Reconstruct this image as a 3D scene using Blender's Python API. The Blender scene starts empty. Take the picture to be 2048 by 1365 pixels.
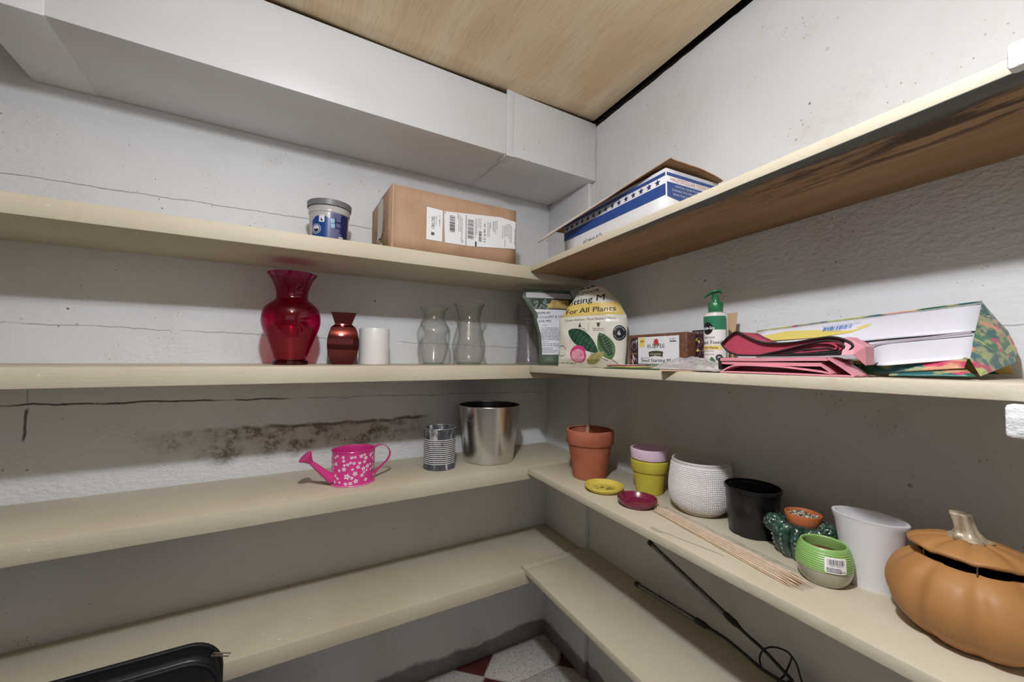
import bpy, bmesh, math, random
from mathutils import Vector, Matrix, noise
rnd = random.Random(7)
SC = bpy.context.scene
PI = math.pi
ZC = 1.045                      # camera height above the floor; all z below are given relative to it
AN = -0.0533                    # the right-hand wall is a little out of square
sin, cos = math.sin, math.cos

# ------------------------------------------------------------------ camera, world, lights, exposure
def cam_setup():
    yaw, pitch, roll = 0.5311, 0.035, 0.0159
    fwd = Vector((sin(yaw)*cos(pitch), cos(yaw)*cos(pitch), sin(pitch)))
    right = Vector((cos(yaw), -sin(yaw), 0)); up = right.cross(fwd)
    r2 = cos(roll)*right + sin(roll)*up; u2 = -sin(roll)*right + cos(roll)*up
    c = bpy.data.cameras.new('camera'); o = bpy.data.objects.new('camera', c); SC.collection.objects.link(o)
    m = Matrix((r2, u2, -fwd)).transposed().to_4x4(); m.translation = (-0.9359, -1.3, ZC)
    o.matrix_world = m
    c.sensor_width = 36; c.lens = 820.5/2048*36; c.clip_start = .01; c.clip_end = 20
    SC.camera = o
cam_setup()
w = bpy.data.worlds.new('world'); SC.world = w; w.use_nodes = True
w.node_tree.nodes['Background'].inputs[0].default_value = (.6, .7, .8, 1); w.node_tree.nodes['Background'].inputs[1].default_value = .05
def lamp():                      # LED bulb under the ceiling: part of its light leaves all round, part mostly downwards
    P = (-.925, -1.15, ZC+.667); col = (.90, .935, 1)
    l = bpy.data.lights.new('ceiling_bulb', 'POINT'); l.energy = 16.5; l.color = col; l.shadow_soft_size = .028
    o = bpy.data.objects.new('ceiling_bulb', l); o.location = P; SC.collection.objects.link(o)
    l = bpy.data.lights.new('ceiling_bulb_dome', 'AREA'); l.shape = 'DISK'; l.size = .06; l.energy = 9; l.color = col
    o = bpy.data.objects.new('ceiling_bulb_dome', l); o.location = (P[0], P[1], P[2]-.03); SC.collection.objects.link(o)
def rear_fill():                   # fill lamp added behind the camera to brighten shaded parts, no real source
    l = bpy.data.lights.new('rear_fill_light', 'AREA'); l.shape = 'RECTANGLE'; l.size = 1.3; l.size_y = .8; l.energy = 1.4; l.color = (1, .97, .95)
    o = bpy.data.objects.new('rear_fill_light', l); o.location = (-1.2, -2.27, ZC+.42); o.rotation_euler = (PI/2, 0, 0); SC.collection.objects.link(o)
lamp(); rear_fill()
vs = SC.view_settings; vs.view_transform = 'Standard'; vs.look = 'None'; vs.exposure = 0.0; vs.gamma = 1.0; vs.use_curve_mapping = False
cy = SC.cycles; cy.max_bounces = 14; cy.diffuse_bounces = 6; cy.glossy_bounces = 4; cy.transparent_max_bounces = 40; cy.transmission_bounces = 10
cy.use_denoising = True; cy.use_adaptive_sampling = True; cy.adaptive_threshold = .02; cy.caustics_reflective = False; cy.caustics_refractive = False; cy.sample_clamp_indirect = 4

# ------------------------------------------------------------------ materials
def lin(h):
    h = h.lstrip('#'); v = [int(h[i:i+2], 16)/255 for i in (0, 2, 4)]
    v = [x/12.92 if x <= .04045 else ((x+.055)/1.055)**2.4 for x in v]; y = .3*v[0]+.59*v[1]+.11*v[2]
    return tuple(x+(y-x)*.10 for x in v) + (1,)
class NT:
    def __init__(s, name):
        s.m = bpy.data.materials.new(name); s.m.use_nodes = True; s.t = s.m.node_tree; s.t.nodes.clear()
        s.out = s.n('ShaderNodeOutputMaterial')
    def n(s, t, **k):
        x = s.t.nodes.new(t)
        for a, b in k.items(): setattr(x, a, b)
        return x
    def set(s, sock, v):
        if isinstance(v, bpy.types.NodeSocket): s.t.links.new(v, sock)
        else: sock.default_value = v
    def m_(s, op, a, b=0, c=None, clamp=False):
        x = s.n('ShaderNodeMath', operation=op, use_clamp=clamp); s.set(x.inputs[0], a); s.set(x.inputs[1], b)
        if c is not None: s.set(x.inputs[2], c)
        return x.outputs[0]
    def obj(s): return s.n('ShaderNodeTexCoord').outputs['Object']
    def mapp(s, vec, scale=(1, 1, 1), rot=(0, 0, 0), loc=(0, 0, 0)):
        x = s.n('ShaderNodeMapping'); s.set(x.inputs[0], vec); x.inputs[1].default_value = loc; x.inputs[2].default_value = rot; x.inputs[3].default_value = scale
        return x.outputs[0]
    def noise(s, vec, scale, detail=3, rough=.5, out='Fac'):
        x = s.n('ShaderNodeTexNoise'); s.set(x.inputs['Vector'], vec); x.inputs['Scale'].default_value = scale; x.inputs['Detail'].default_value = detail; x.inputs['Roughness'].default_value = rough
        return x.outputs[out]
    def voro(s, vec, scale, out='Distance', feature='F1'):
        x = s.n('ShaderNodeTexVoronoi', feature=feature); s.set(x.inputs['Vector'], vec); x.inputs['Scale'].default_value = scale
        return x.outputs[out]
    def ramp(s, v, a, b):       # smoothstep a..b -> 0..1
        x = s.n('ShaderNodeMapRange', interpolation_type='SMOOTHSTEP'); s.set(x.inputs[0], v); x.inputs[1].default_value = a; x.inputs[2].default_value = b
        return x.outputs[0]
    def cramp(s, v, stops, interp='LINEAR'):
        x = s.n('ShaderNodeValToRGB'); s.set(x.inputs[0], v); e = x.color_ramp.elements; x.color_ramp.interpolation = interp
        while len(e) < len(stops): e.new(.5)
        for el, (p, c) in zip(e, stops): el.position = p; el.color = lin(c) if isinstance(c, str) else c
        return x.outputs[0]
    def mix(s, f, a, b, mode='MIX'):
        x = s.n('ShaderNodeMix', data_type='RGBA', blend_type=mode); s.set(x.inputs[0], f); s.set(x.inputs[6], a); s.set(x.inputs[7], b)
        return x.outputs[2]
    def bump(s, h, strength, dist, normal=None):
        x = s.n('ShaderNodeBump'); x.inputs['Strength'].default_value = strength; x.inputs['Distance'].default_value = dist; s.set(x.inputs['Height'], h)
        if normal is not None: s.set(x.inputs['Normal'], normal)
        return x.outputs[0]
    def pbr(s, color, rough=.5, metal=0, normal=None, spec=.5, coat=0, sheen=0, **k):
        x = s.n('ShaderNodeBsdfPrincipled'); s.set(x.inputs['Base Color'], color); s.set(x.inputs['Roughness'], rough); s.set(x.inputs['Metallic'], metal)
        s.set(x.inputs['Specular IOR Level'], spec); x.inputs['Coat Weight'].default_value = coat; x.inputs['Coat Roughness'].default_value = .08; x.inputs['Sheen Weight'].default_value = sheen
        if normal is not None: s.set(x.inputs['Normal'], normal)
        s.t.links.new(x.outputs[0], s.out.inputs[0]); return s.m
_mc = {}
def flat(col, rough=.5, metal=0, var=0, vscale=30, bump=0, bscale=120, spec=.5, coat=0, stretch=(1, 1, 1), sheen=0):
    """simple procedural finish: colour with a little mottling and fine relief"""
    key = (col, rough, metal, var, vscale, bump, bscale, spec, coat, stretch, sheen)
    if key in _mc: return _mc[key]
    t = NT('finish'); o = t.mapp(t.obj(), stretch); c = lin(col) if isinstance(col, str) else col
    color = c
    if var:
        f = t.ramp(t.noise(o, vscale, 4), .3, .7); d = tuple(x*(1-var) for x in c[:3])+(1,)
        color = t.mix(f, d, c)
    nm = t.bump(t.noise(o, bscale, 3), bump, .002) if bump else None
    _mc[key] = t.pbr(color, rough, metal, nm, spec, coat, sheen); return _mc[key]
def glassy(name, tint, edge, ior=1.5, rough=.03, bumpy=0, bscale=60, refr=.06, epow=2.2):
    """thin clear wall: what passes through is tinted, more so at grazing angles, plus a Fresnel reflection"""
    t = NT(name); lw = t.n('ShaderNodeLayerWeight'); lw.inputs[0].default_value = .28
    f = t.m_('POWER', lw.outputs['Facing'], epow)
    col = t.mix(f, lin(tint) if isinstance(tint, str) else tint, lin(edge) if isinstance(edge, str) else edge)
    tr = t.n('ShaderNodeBsdfTransparent'); t.set(tr.inputs[0], col)
    rf = t.n('ShaderNodeBsdfRefraction'); t.set(rf.inputs['Color'], col); rf.inputs['Roughness'].default_value = 0; rf.inputs['IOR'].default_value = 1.45
    m0 = t.n('ShaderNodeMixShader'); m0.inputs[0].default_value = refr; t.t.links.new(tr.outputs[0], m0.inputs[1]); t.t.links.new(rf.outputs[0], m0.inputs[2])
    gl = t.n('ShaderNodeBsdfGlossy'); gl.inputs['Roughness'].default_value = rough
    l2 = t.n('ShaderNodeLayerWeight'); l2.inputs[0].default_value = .5; r0 = ((ior-1)/(ior+1))**2
    fr = t.m_('MULTIPLY_ADD', t.m_('POWER', l2.outputs['Facing'], 5), (1-r0)*.8, r0)
    mx = t.n('ShaderNodeMixShader'); t.set(mx.inputs[0], fr); t.t.links.new(m0.outputs[0], mx.inputs[1]); t.t.links.new(gl.outputs[0], mx.inputs[2])
    t.t.links.new(mx.outputs[0], t.out.inputs[0]); return t.m
def film(name, white=.2, ior=1.5, bumpy=.6, bscale=70, col='#f0f0f0', rough=.08):
    t = NT(name); nm = t.bump(t.noise(t.obj(), bscale, 3), bumpy, .004)
    tr = t.n('ShaderNodeBsdfTransparent'); tr.inputs[0].default_value = (.97, .97, .97, 1)
    df = t.n('ShaderNodeBsdfDiffuse'); df.inputs[0].default_value = lin(col); t.set(df.inputs['Normal'], nm)
    m1 = t.n('ShaderNodeMixShader'); m1.inputs[0].default_value = white; t.t.links.new(tr.outputs[0], m1.inputs[1]); t.t.links.new(df.outputs[0], m1.inputs[2])
    gl = t.n('ShaderNodeBsdfGlossy'); gl.inputs['Roughness'].default_value = rough; t.set(gl.inputs['Normal'], nm)
    l2 = t.n('ShaderNodeLayerWeight'); l2.inputs[0].default_value = .5; t.set(l2.inputs['Normal'], nm); r0 = ((ior-1)/(ior+1))**2
    fr = t.m_('MULTIPLY_ADD', t.m_('POWER', l2.outputs['Facing'], 5), (1-r0)*.7, r0)
    m2 = t.n('ShaderNodeMixShader'); t.set(m2.inputs[0], fr); t.t.links.new(m1.outputs[0], m2.inputs[1]); t.t.links.new(gl.outputs[0], m2.inputs[2])
    t.t.links.new(m2.outputs[0], t.out.inputs[0]); return t.m

# ------------------------------------------------------------------ mesh helpers
class MB:
    def __init__(s): s.v = []; s.f = []; s.mi = []
    def add(s, v, f, mi=0):
        b = len(s.v); s.v += [tuple(p) for p in v]; s.f += [tuple(i+b for i in q) for q in f]; s.mi += [mi]*len(f); return s
    def xf(s, M): s.v = [tuple(M @ Vector(p)) for p in s.v]; return s
    def box(s, lo, hi, bev=0, seg=2, mi=0, M=None):
        bm = bmesh.new(); bmesh.ops.create_cube(bm, size=1)
        for q in bm.verts: q.co = Vector([(lo[i]+hi[i])/2 + q.co[i]*(hi[i]-lo[i]) for i in range(3)])
        if bev: bmesh.ops.bevel(bm, geom=bm.edges[:], offset=bev, segments=seg, profile=.5, affect='EDGES')
        s.bm(bm, mi, M); return s
    def bm(s, bm, mi=0, M=None):
        bm.verts.index_update(); s.add([(M @ q.co if M else q.co) for q in bm.verts], [[q.index for q in f.verts] for f in bm.faces], mi); bm.free(); return s
    def prism(s, pts, z0, z1, bev=0, mi=0):      # outline in x,y extruded in z
        bm = bmesh.new(); a = [bm.verts.new((x, y, z0)) for x, y in pts]; b = [bm.verts.new((x, y, z1)) for x, y in pts]; n = len(pts)
        bm.faces.new(a[::-1]); bm.faces.new(b)
        for i in range(n): bm.faces.new((a[i], a[(i+1) % n], b[(i+1) % n], b[i]))
        bmesh.ops.recalc_face_normals(bm, faces=bm.faces[:])
        if bev: bmesh.ops.bevel(bm, geom=bm.edges[:], offset=bev, segments=2, profile=.5, affect='EDGES')
        return s.bm(bm, mi)
    def lathe(s, prof, n=64, fn=None, mi=0, cx=0, cy_=0, sy=1):
        """profile of (r, z) turned round z; r = 0 closes it; fn(theta, r, z) -> r"""
        rings = []; V = []; F = []
        for r, z in prof:
            if r <= 1e-6: rings.append([len(V)]); V.append((cx, cy_, z))
            else:
                rings.append(list(range(len(V), len(V)+n)))
                for i in range(n):
                    t = 2*PI*i/n; rr = fn(t, r, z) if fn else r
                    V.append((cx+rr*cos(t), cy_+rr*sin(t)*sy, z))
        for a, b in zip(rings, rings[1:]):
            if len(a) == 1 and len(b) == 1: continue
            for i in range(n):
                j = (i+1) % n
                if len(a) == 1: F.append((a[0], b[j], b[i]))
                elif len(b) == 1: F.append((a[i], a[j], b[0]))
                else: F.append((a[i], a[j], b[j], b[i]))
        return s.add(V, F, mi)
    def tube(s, pts, r, n=10, closed=False, mi=0):
        P = [Vector(p) for p in pts]; m = len(P); V = []; F = []; up = None
        for i, p in enumerate(P):
            d = (P[(i+1) % m]-P[i-1]) if closed else (P[min(i+1, m-1)]-P[max(i-1, 0)]); d.normalize()
            if up is None: up = d.orthogonal().normalized()
            up = (up - d*up.dot(d)); up = up.normalized() if up.length > 1e-6 else d.orthogonal().normalized()
            q = d.cross(up); rr = r[i] if isinstance(r, (list, tuple)) else r
            for k in range(n):
                a = 2*PI*k/n; V.append(p + (up*cos(a)+q*sin(a))*rr)
        L = m if closed else m-1
        for i in range(L):
            for k in range(n):
                a, b = i*n, ((i+1) % m)*n; F.append((a+k, a+(k+1) % n, b+(k+1) % n, b+k))
        if not closed: F += [tuple(range(n))[::-1], tuple(range((m-1)*n, m*n))]
        return s.add(V, F, mi)
    def grid(s, fn, nu, nv, closed_u=False, mi=0):
        V = [fn(i/(nu if closed_u else nu-1), j/(nv-1)) for j in range(nv) for i in range(nu)]; F = []
        for j in range(nv-1):
            for i in range(nu if closed_u else nu-1):
                k = (i+1) % nu; F.append((j*nu+i, j*nu+k, (j+1)*nu+k, (j+1)*nu+i))
        return s.add(V, F, mi)
    def ball(s, c, r, n=12, m=8, mi=0):
        rr = (r, r, r) if not isinstance(r, (tuple, list)) else r
        V = [(c[0], c[1], c[2]-rr[2])]; F = []
        for j in range(1, m):
            a = -PI/2+PI*j/m
            for i in range(n): t = 2*PI*i/n; V.append((c[0]+rr[0]*cos(a)*cos(t), c[1]+rr[1]*cos(a)*sin(t), c[2]+rr[2]*sin(a)))
        V.append((c[0], c[1], c[2]+rr[2])); T = len(V)-1
        for i in range(n): F.append((0, 1+(i+1) % n, 1+i)); F.append((T, T-n+i, T-n+(i+1) % n))
        for j in range(m-2):
            for i in range(n): a = 1+j*n; F.append((a+i, a+(i+1) % n, a+n+(i+1) % n, a+n+i))
        return s.add(V, F, mi)
    def build(s, name, mat, parent=None, smooth=35, solid=0, recalc=False):
        me = bpy.data.meshes.new(name); me.from_pydata([tuple(p) for p in s.v], [], s.f)
        for m in (mat if isinstance(mat, (list, tuple)) else [mat]): me.materials.append(m)
        if any(s.mi): me.polygons.foreach_set('material_index', s.mi)
        if recalc:
            bm = bmesh.new(); bm.from_mesh(me); bmesh.ops.recalc_face_normals(bm, faces=bm.faces[:]); bm.to_mesh(me); bm.free()
        if smooth:
            me.polygons.foreach_set('use_smooth', [True]*len(me.polygons)); me.set_sharp_from_angle(angle=math.radians(smooth))
        o = bpy.data.objects.new(name, me); SC.collection.objects.link(o)
        if parent is not None: o.parent = parent
        if solid:
            md = o.modifiers.new('solid', 'SOLIDIFY'); md.thickness = solid; md.offset = 0
        return o
def tag(o, label=None, cat=None, group=None, kind=None):
    if label: o['label'] = label
    if cat: o['category'] = cat
    if group: o['group'] = group
    if kind: o['kind'] = kind
    return o
def RB(p):                       # point in the frame of the right-hand wall -> world
    return Vector((cos(AN)*p[0]-sin(AN)*p[1], sin(AN)*p[0]+cos(AN)*p[1], p[2]+ZC))
SLB = {1: (-.6271, -.0041), 2: (-.334, -.0029), 3: (-.036, .0135), 4: (.2624, .032)}
SLA = {1: -.638, 2: -.3298, 3: -.0294, 4: .2718}
def zA(l, x): return SLA[l]+.0034*x
def zB(l, y): return SLB[l][0]-SLB[l][1]*y
def thing(name, label, cat, loc, rot=(0, 0, 0), group=None):
    o = bpy.data.objects.new(name, None); SC.collection.objects.link(o); o.empty_display_size = .02
    o.location = loc; o.rotation_euler = rot; return tag(o, label, cat, group)
def onA(name, label, cat, l, x, y, rz=0, group=None): return thing(name, label, cat, (x, y, zA(l, x)+ZC), (0, -.0034 if not rz else 0, rz), group)
def onB(name, label, cat, l, x, y, rz=0, group=None, dz=0):
    p = RB((x, y, zB(l, y)+dz)); R = Matrix.Rotation(AN, 3, 'Z') @ Matrix.Rotation(-SLB[l][1], 3, 'X') @ Matrix.Rotation(rz, 3, 'Z')
    o = thing(name, label, cat, p, R.to_euler(), group); return o

# ------------------------------------------------------------------ flat print (lettering, labels, pictures) laid on surfaces
_tc = {}
def glyphs(txt, bold=0, shear=0):
    k = (txt, bold, shear)
    if k not in _tc:
        c = bpy.data.curves.new('t', 'FONT'); c.body = txt; c.size = 1; c.resolution_u = 2; c.offset = bold; c.shear = shear; c.fill_mode = 'FRONT'
        o = bpy.data.objects.new('t', c); SC.collection.objects.link(o); bpy.context.view_layer.update()
        me = bpy.data.meshes.new_from_object(o.evaluated_get(bpy.context.evaluated_depsgraph_get()))
        v = [(q.co.x, q.co.y) for q in me.vertices]; f = [tuple(p.vertices) for p in me.polygons]
        bpy.data.objects.remove(o); bpy.data.meshes.remove(me); bpy.data.curves.remove(c); _tc[k] = (v, f)
    return _tc[k]
class Print:
    def __init__(s): s.v = []; s.f = []
    def add(s, v, f): b = len(s.v); s.v += v; s.f += [tuple(i+b for i in q) for q in f]; return s
    def text(s, txt, x, y, h, w=None, rot=0, bold=.01, shear=0, al='C', arc=0):
        """h: capital height; w: forced width"""
        v, f = glyphs(txt, 0, shear)
        if not v: return s
        if bold > .006:            # heavier face: the same letters struck twice more, a hair apart
            k_ = h/.73*bold*.9
            for d_ in (-k_, k_): s.text(txt, x+d_*cos(rot), y+d_*sin(rot), h, w, rot, 0, shear, al, arc)
        x0 = min(p[0] for p in v); x1 = max(p[0] for p in v); k = h/.73; kx = k if w is None else w/(x1-x0)
        off = {'C': (x0+x1)/2, 'L': x0, 'R': x1}[al]; c_, s_ = cos(rot), sin(rot); q = []
        for a, b in v:
            a = (a-off)*kx; b = b*k
            if arc: b += arc*(a*a)
            q.append((x+a*c_-b*s_, y+a*s_+b*c_))
        return s.add(q, f)
    def rect(s, x0, y0, x1, y1, rot=0, cx=0, cy_=0): return s.poly([(x0, y0), (x1, y0), (x1, y1), (x0, y1)])
    def rrect(s, x0, y0, x1, y1, r):
        p = []
        for cx, cy_, a in ((x1-r, y1-r, 0), (x0+r, y1-r, 1), (x0+r, y0+r, 2), (x1-r, y0+r, 3)):
            for k in range(5): t = (a+k/4)*PI/2; p.append((cx+r*cos(t), cy_+r*sin(t)))
        return s.poly(p)
    def poly(s, p): return s.add(list(p), [tuple(range(len(p)))])
    def ell(s, x, y, a, b=None, n=28, rot=0):
        b = b or a; return s.poly([(x+a*cos(t)*cos(rot)-b*sin(t)*sin(rot), y+a*cos(t)*sin(rot)+b*sin(t)*cos(rot)) for t in [2*PI*i/n for i in range(n)]])
    def ring(s, x, y, a, wd, n=32, t0=0, t1=2*PI):
        v = []; f = []
        for i in range(n+1):
            t = t0+(t1-t0)*i/n; v += [(x+a*cos(t), y+a*sin(t)), (x+(a-wd)*cos(t), y+(a-wd)*sin(t))]
        for i in range(n): f.append((2*i, 2*i+2, 2*i+3, 2*i+1))
        return s.add(v, f)
    def line(s, pts, wd):
        for (a, b), (c, d) in zip(pts, pts[1:]):
            L = math.hypot(c-a, d-b) or 1; nx, ny = -(d-b)/L*wd/2, (c-a)/L*wd/2
            s.poly([(a-nx, b-ny), (c-nx, d-ny), (c+nx, d+ny), (a+nx, b+ny)])
        return s
    def star(s, x, y, r):
        p = [(x+(r if i % 2 == 0 else r*.4)*sin(PI*i/5), y+(r if i % 2 == 0 else r*.4)*cos(PI*i/5)) for i in range(10)]
        return s.add(p+[(x, y)], [(i, (i+1) % 10, 10) for i in range(10)])
    def bars(s, x0, y0, x1, y1, seed, along='x', n=26):
        r = random.Random(seed); p = 0; W = [r.choice((1, 1, 2, 3)) for _ in range(2*n)]; T = sum(W)
        for i, q in enumerate(W):
            if i % 2 == 0:
                a, b = p/T, (p+q)/T
                if along == 'x': s.rect(x0+(x1-x0)*a, y0, x0+(x1-x0)*b, y1)
                else: s.rect(x0, y0+(y1-y0)*a, x1, y0+(y1-y0)*b)
            p += q
        return s
    def para(s, x0, y0, x1, lines, lh, seed, th=.45, vert=False):
        """lines of small print too fine to read: broken strokes"""
        r = random.Random(seed)
        for k in range(lines):
            x = x0; end = x0+(x1-x0)*r.uniform(.65, 1)
            while x < end:
                L = (x1-x0)*r.uniform(.04, .13); e = min(x+L, end)
                y = y0-k*lh
                if vert: s.rect(y0-0*lh+k*lh if False else 0, 0, 0, 0)
                else: s.rect(x, y, e, y+lh*th)
                x = e+(x1-x0)*.018
        return s
    def xf(s, fn): s.v = [fn(*p) for p in s.v]; return s
    def build(s, name, mat, parent, warp, off=.0004, maxlen=None):
        bm = bmesh.new(); vs_ = [bm.verts.new((x, y, 0)) for x, y in s.v]
        for q in s.f:
            if len(set(q)) >= 3:
                try: bm.faces.new([vs_[i] for i in q])
                except ValueError: pass
        if maxlen:
            bmesh.ops.triangulate(bm, faces=bm.faces[:])
            for _ in range(7):
                e = [e for e in bm.edges if e.calc_length() > maxlen]
                if not e: break
                bmesh.ops.subdivide_edges(bm, edges=e, cuts=1); bmesh.ops.triangulate(bm, faces=[f for f in bm.faces if len(f.verts) > 3])
        bm.normal_update()
        for f in bm.faces:
            if f.normal.z < 0: f.normal_flip()
        for q in bm.verts: q.co = Vector(warp(q.co.x, q.co.y, off))
        m = MB(); m.bm(bm); o = m.build(name, mat, parent, smooth=0)
        if name in ('small_print', 'label_print', 'sticker_print'): o['kind'] = 'stuff'
        return o
def cylwarp(th, rf):             # print wrapped round a turned body; u = arc length to the right of direction th
    def f(u, v, off):
        r = rf(v); t = th+u/r; return ((r+off)*cos(t), (r+off)*sin(t), v)
    return f
def planewarp(org, ux, uy):
    o, a, b = Vector(org), Vector(ux).normalized(), Vector(uy).normalized(); nrm = a.cross(b)
    return lambda u, v, off: o+a*u+b*v+nrm*off
def interp(tab):
    def f(z):
        if z <= tab[0][1]: return tab[0][0]
        for (r0, z0), (r1, z1) in zip(tab, tab[1:]):
            if z <= z1: return r0+(r1-r0)*(z-z0)/(z1-z0+1e-9)
        return tab[-1][0]
    return f
def smooth_prof(pts, n=8):
    """Catmull-Rom through (r, z) points"""
    out = []
    for i in range(len(pts)-1):
        p0, p1, p2, p3 = pts[max(i-1, 0)], pts[i], pts[i+1], pts[min(i+2, len(pts)-1)]
        for k in range(n):
            t = k/n; q = []
            for d in range(len(p1)):
                a, b, c, e = p0[d], p1[d], p2[d], p3[d]
                q.append(.5*(2*b+(c-a)*t+(2*a-5*b+4*c-e)*t*t+(3*b-a-3*c+e)*t**3))
            out.append(tuple(q))
    return out+[tuple(pts[-1])]
def shell(prof, th, base=None):
    """outer profile (bottom to top) -> closed thin-walled vessel profile"""
    b = base or th; inner = [(max(r-th, .0005), max(z, b)) for r, z in prof]
    zt = prof[-1][1]
    return [(0, prof[0][1])]+list(prof)+[(prof[-1][0]-th*.5, zt+th*.35)]+inner[::-1]+[(0, b)]
# ------------------------------------------------------------------ setting
WHITE = lin('#dedcda')
def wall_mat(name, axis, cracks=(), vcracks=(), stains=False, top=None, rough_z=None, floorstain=True):
    t = NT(name); o = t.obj(); sp = t.n('ShaderNodeSeparateXYZ'); t.set(sp.inputs[0], o); a = sp.outputs[axis]; z = t.m_('SUBTRACT', sp.outputs[2], ZC)
    big = t.noise(o, 2.2, 3); col = t.mix(t.ramp(big, .35, .7), lin('#e1e2e4'), lin('#d8d8d8'))
    col = t.mix(t.m_('MULTIPLY', t.ramp(t.noise(o, 9, 5, .6), .56, .78), .35), col, lin('#c9c2b8'))
    # pits and flecks
    v = t.voro(o, 34); gate = t.ramp(t.noise(o, 5.5, 3), .5, .62); vn = t.voro(o, 34, 'Color')
    size = t.m_('MULTIPLY_ADD', t.noise(o, 31, 0), .18, -.02)
    pit = t.m_('MULTIPLY', t.ramp(t.m_('SUBTRACT', size, v), -.005, .02), gate)
    v2 = t.voro(o, 90); pit2 = t.m_('MULTIPLY', t.ramp(v2, .13, .07), t.ramp(t.noise(o, 9, 2), .54, .68))
    pits = t.m_('MAXIMUM', pit, pit2)
    col = t.mix(t.m_('MULTIPLY', pits, .8), col, lin('#5a5550'))
    line = 0.0
    wob = t.m_('MULTIPLY', t.m_('SUBTRACT', t.noise(o, 14, 5, .6), .5), .016)
    for (z0, slope, wd, a0, a1, strength) in cracks:
        d = t.m_('ABSOLUTE', t.m_('SUBTRACT', t.m_('SUBTRACT', t.m_('SUBTRACT', z, z0), t.m_('MULTIPLY', a, slope)), wob))
        k = t.m_('MULTIPLY', t.ramp(d, wd, wd*.3), t.ramp(t.noise(o, 11, 2), .3, .5))
        k = t.m_('MULTIPLY', k, t.m_('MULTIPLY', t.ramp(a, a0, a0+.08), t.ramp(a, a1, a1-.08)))
        line = t.m_('MAXIMUM', line, t.m_('MULTIPLY', k, strength))
    for (a0, wd, z0, z1, strength) in vcracks:
        d = t.m_('ABSOLUTE', t.m_('SUBTRACT', t.m_('SUBTRACT', a, a0), wob))
        k = t.m_('MULTIPLY', t.ramp(d, wd, wd*.4), t.m_('MULTIPLY', t.ramp(z, z0, z0+.01), t.ramp(z, z1, z1-.01)))
        line = t.m_('MAXIMUM', line, t.m_('MULTIPLY', k, strength))
    col = t.mix(line, col, lin('#4a4038'))
    h = t.m_('ADD', t.m_('MULTIPLY', t.noise(o, 60, 3), .35), t.m_('MULTIPLY', t.noise(t.mapp(o, (1, 1, 2.6)), 55, 4, .6), t.ramp(t.noise(o, 3.1, 2), .5, .66)))
    if rough_z:
        for (lo, hi, a0, a1) in rough_z:
            g = t.m_('MULTIPLY', t.m_('MULTIPLY', t.ramp(z, lo, lo+.05), t.ramp(z, hi, hi-.05)), t.m_('MULTIPLY', t.ramp(a, a0, a0+.15), t.ramp(a, a1, a1-.15)))
            h = t.m_('ADD', h, t.m_('MULTIPLY', g, t.m_('MULTIPLY', t.noise(t.mapp(o, (1, 1, 1.5)), 75, 4, .55), 1.6)))
    h = t.m_('SUBTRACT', h, t.m_('MULTIPLY', pits, 1.0)); h = t.m_('SUBTRACT', h, t.m_('MULTIPLY', line, 1.2))
    if stains:
        edge = t.ramp(t.m_('ADD', z, t.m_('MULTIPLY', t.m_('SUBTRACT', t.noise(o, 16, 4), .5), .03)), -.196, -.208)
        low = t.ramp(t.m_('ADD', z, t.m_('MULTIPLY', t.m_('SUBTRACT', t.noise(t.mapp(o, (1, 1, .35)), 12, 4), .5), .14)), -.295, -.235)
        side = t.m_('MULTIPLY', t.ramp(a, -1.24, -1.0), t.ramp(a, -.46, -.62))
        n1 = t.ramp(t.noise(t.mapp(o, (1, 1, 1.2)), 17, 6, .68), .42, .58); n2 = t.ramp(t.noise(o, 60, 4, .7), .36, .56)
        s_ = t.m_('MULTIPLY', t.m_('MULTIPLY', edge, low), t.m_('MULTIPLY', side, t.m_('MULTIPLY', n1, n2)))
        rim = t.m_('MULTIPLY', t.m_('MULTIPLY', t.ramp(t.m_('ABSOLUTE', t.m_('ADD', t.m_('ADD', z, .206), t.m_('MULTIPLY', t.m_('SUBTRACT', t.noise(o, 16, 4), .5), .03))), .008, .001), t.m_('MULTIPLY', t.ramp(a, -.98, -.9), t.ramp(a, -.47, -.53))), t.ramp(t.noise(o, 40, 3), .3, .48))
        col = t.mix(t.m_('MULTIPLY', t.m_('MAXIMUM', s_, rim), .93), col, t.mix(t.noise(o, 45, 2), lin('#3a2c22'), lin('#6e5a48')))
        soft = t.m_('MULTIPLY', t.m_('MULTIPLY', edge, t.m_('MULTIPLY', low, side)), .35); col = t.mix(soft, col, lin('#9a8a78'))
        h = t.m_('SUBTRACT', h, t.m_('MULTIPLY', s_, .8))
    if floorstain:
        zz = t.m_('ADD', z, t.m_('MULTIPLY', t.m_('SUBTRACT', t.noise(o, 9, 4), .5), .06)); fs = t.ramp(zz, -.985, -1.0)
        col = t.mix(t.m_('MULTIPLY', fs, .8), col, t.mix(t.noise(o, 30, 4), lin('#4c443e'), lin('#7f776e')))
    if top:                      # bare dirty strip above the painted part
        zt = t.m_('ADD', t.m_('ADD', z, t.m_('MULTIPLY', a, top[1])), t.m_('MULTIPLY', t.m_('SUBTRACT', t.noise(o, 25, 4), .5), .008))
        col = t.mix(t.ramp(zt, top[0]-.001, top[0]+.001), col, lin('#1c1512'))
    nm = t.bump(h, .42, .007)
    return t.pbr(col, .5, 0, nm, .4)
CR_A = [(.3935, .0145, .0014, -2.4, -.55, .6), (.025, -.02, .0016, -2.4, -.05, .45), (-.1375, -.0095, .003, -2.4, -.85, .95), (-.1375, -.0095, .0014, -.9, 0, .6)]
mA = wall_mat('painted_wall', 0, CR_A, [(-1.389, .0032, -.205, -.128, .85), (-1.388, .0015, -.13, -.06, .4)], True, rough_z=[(-.36, -.16, -2.4, -.45)])
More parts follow.
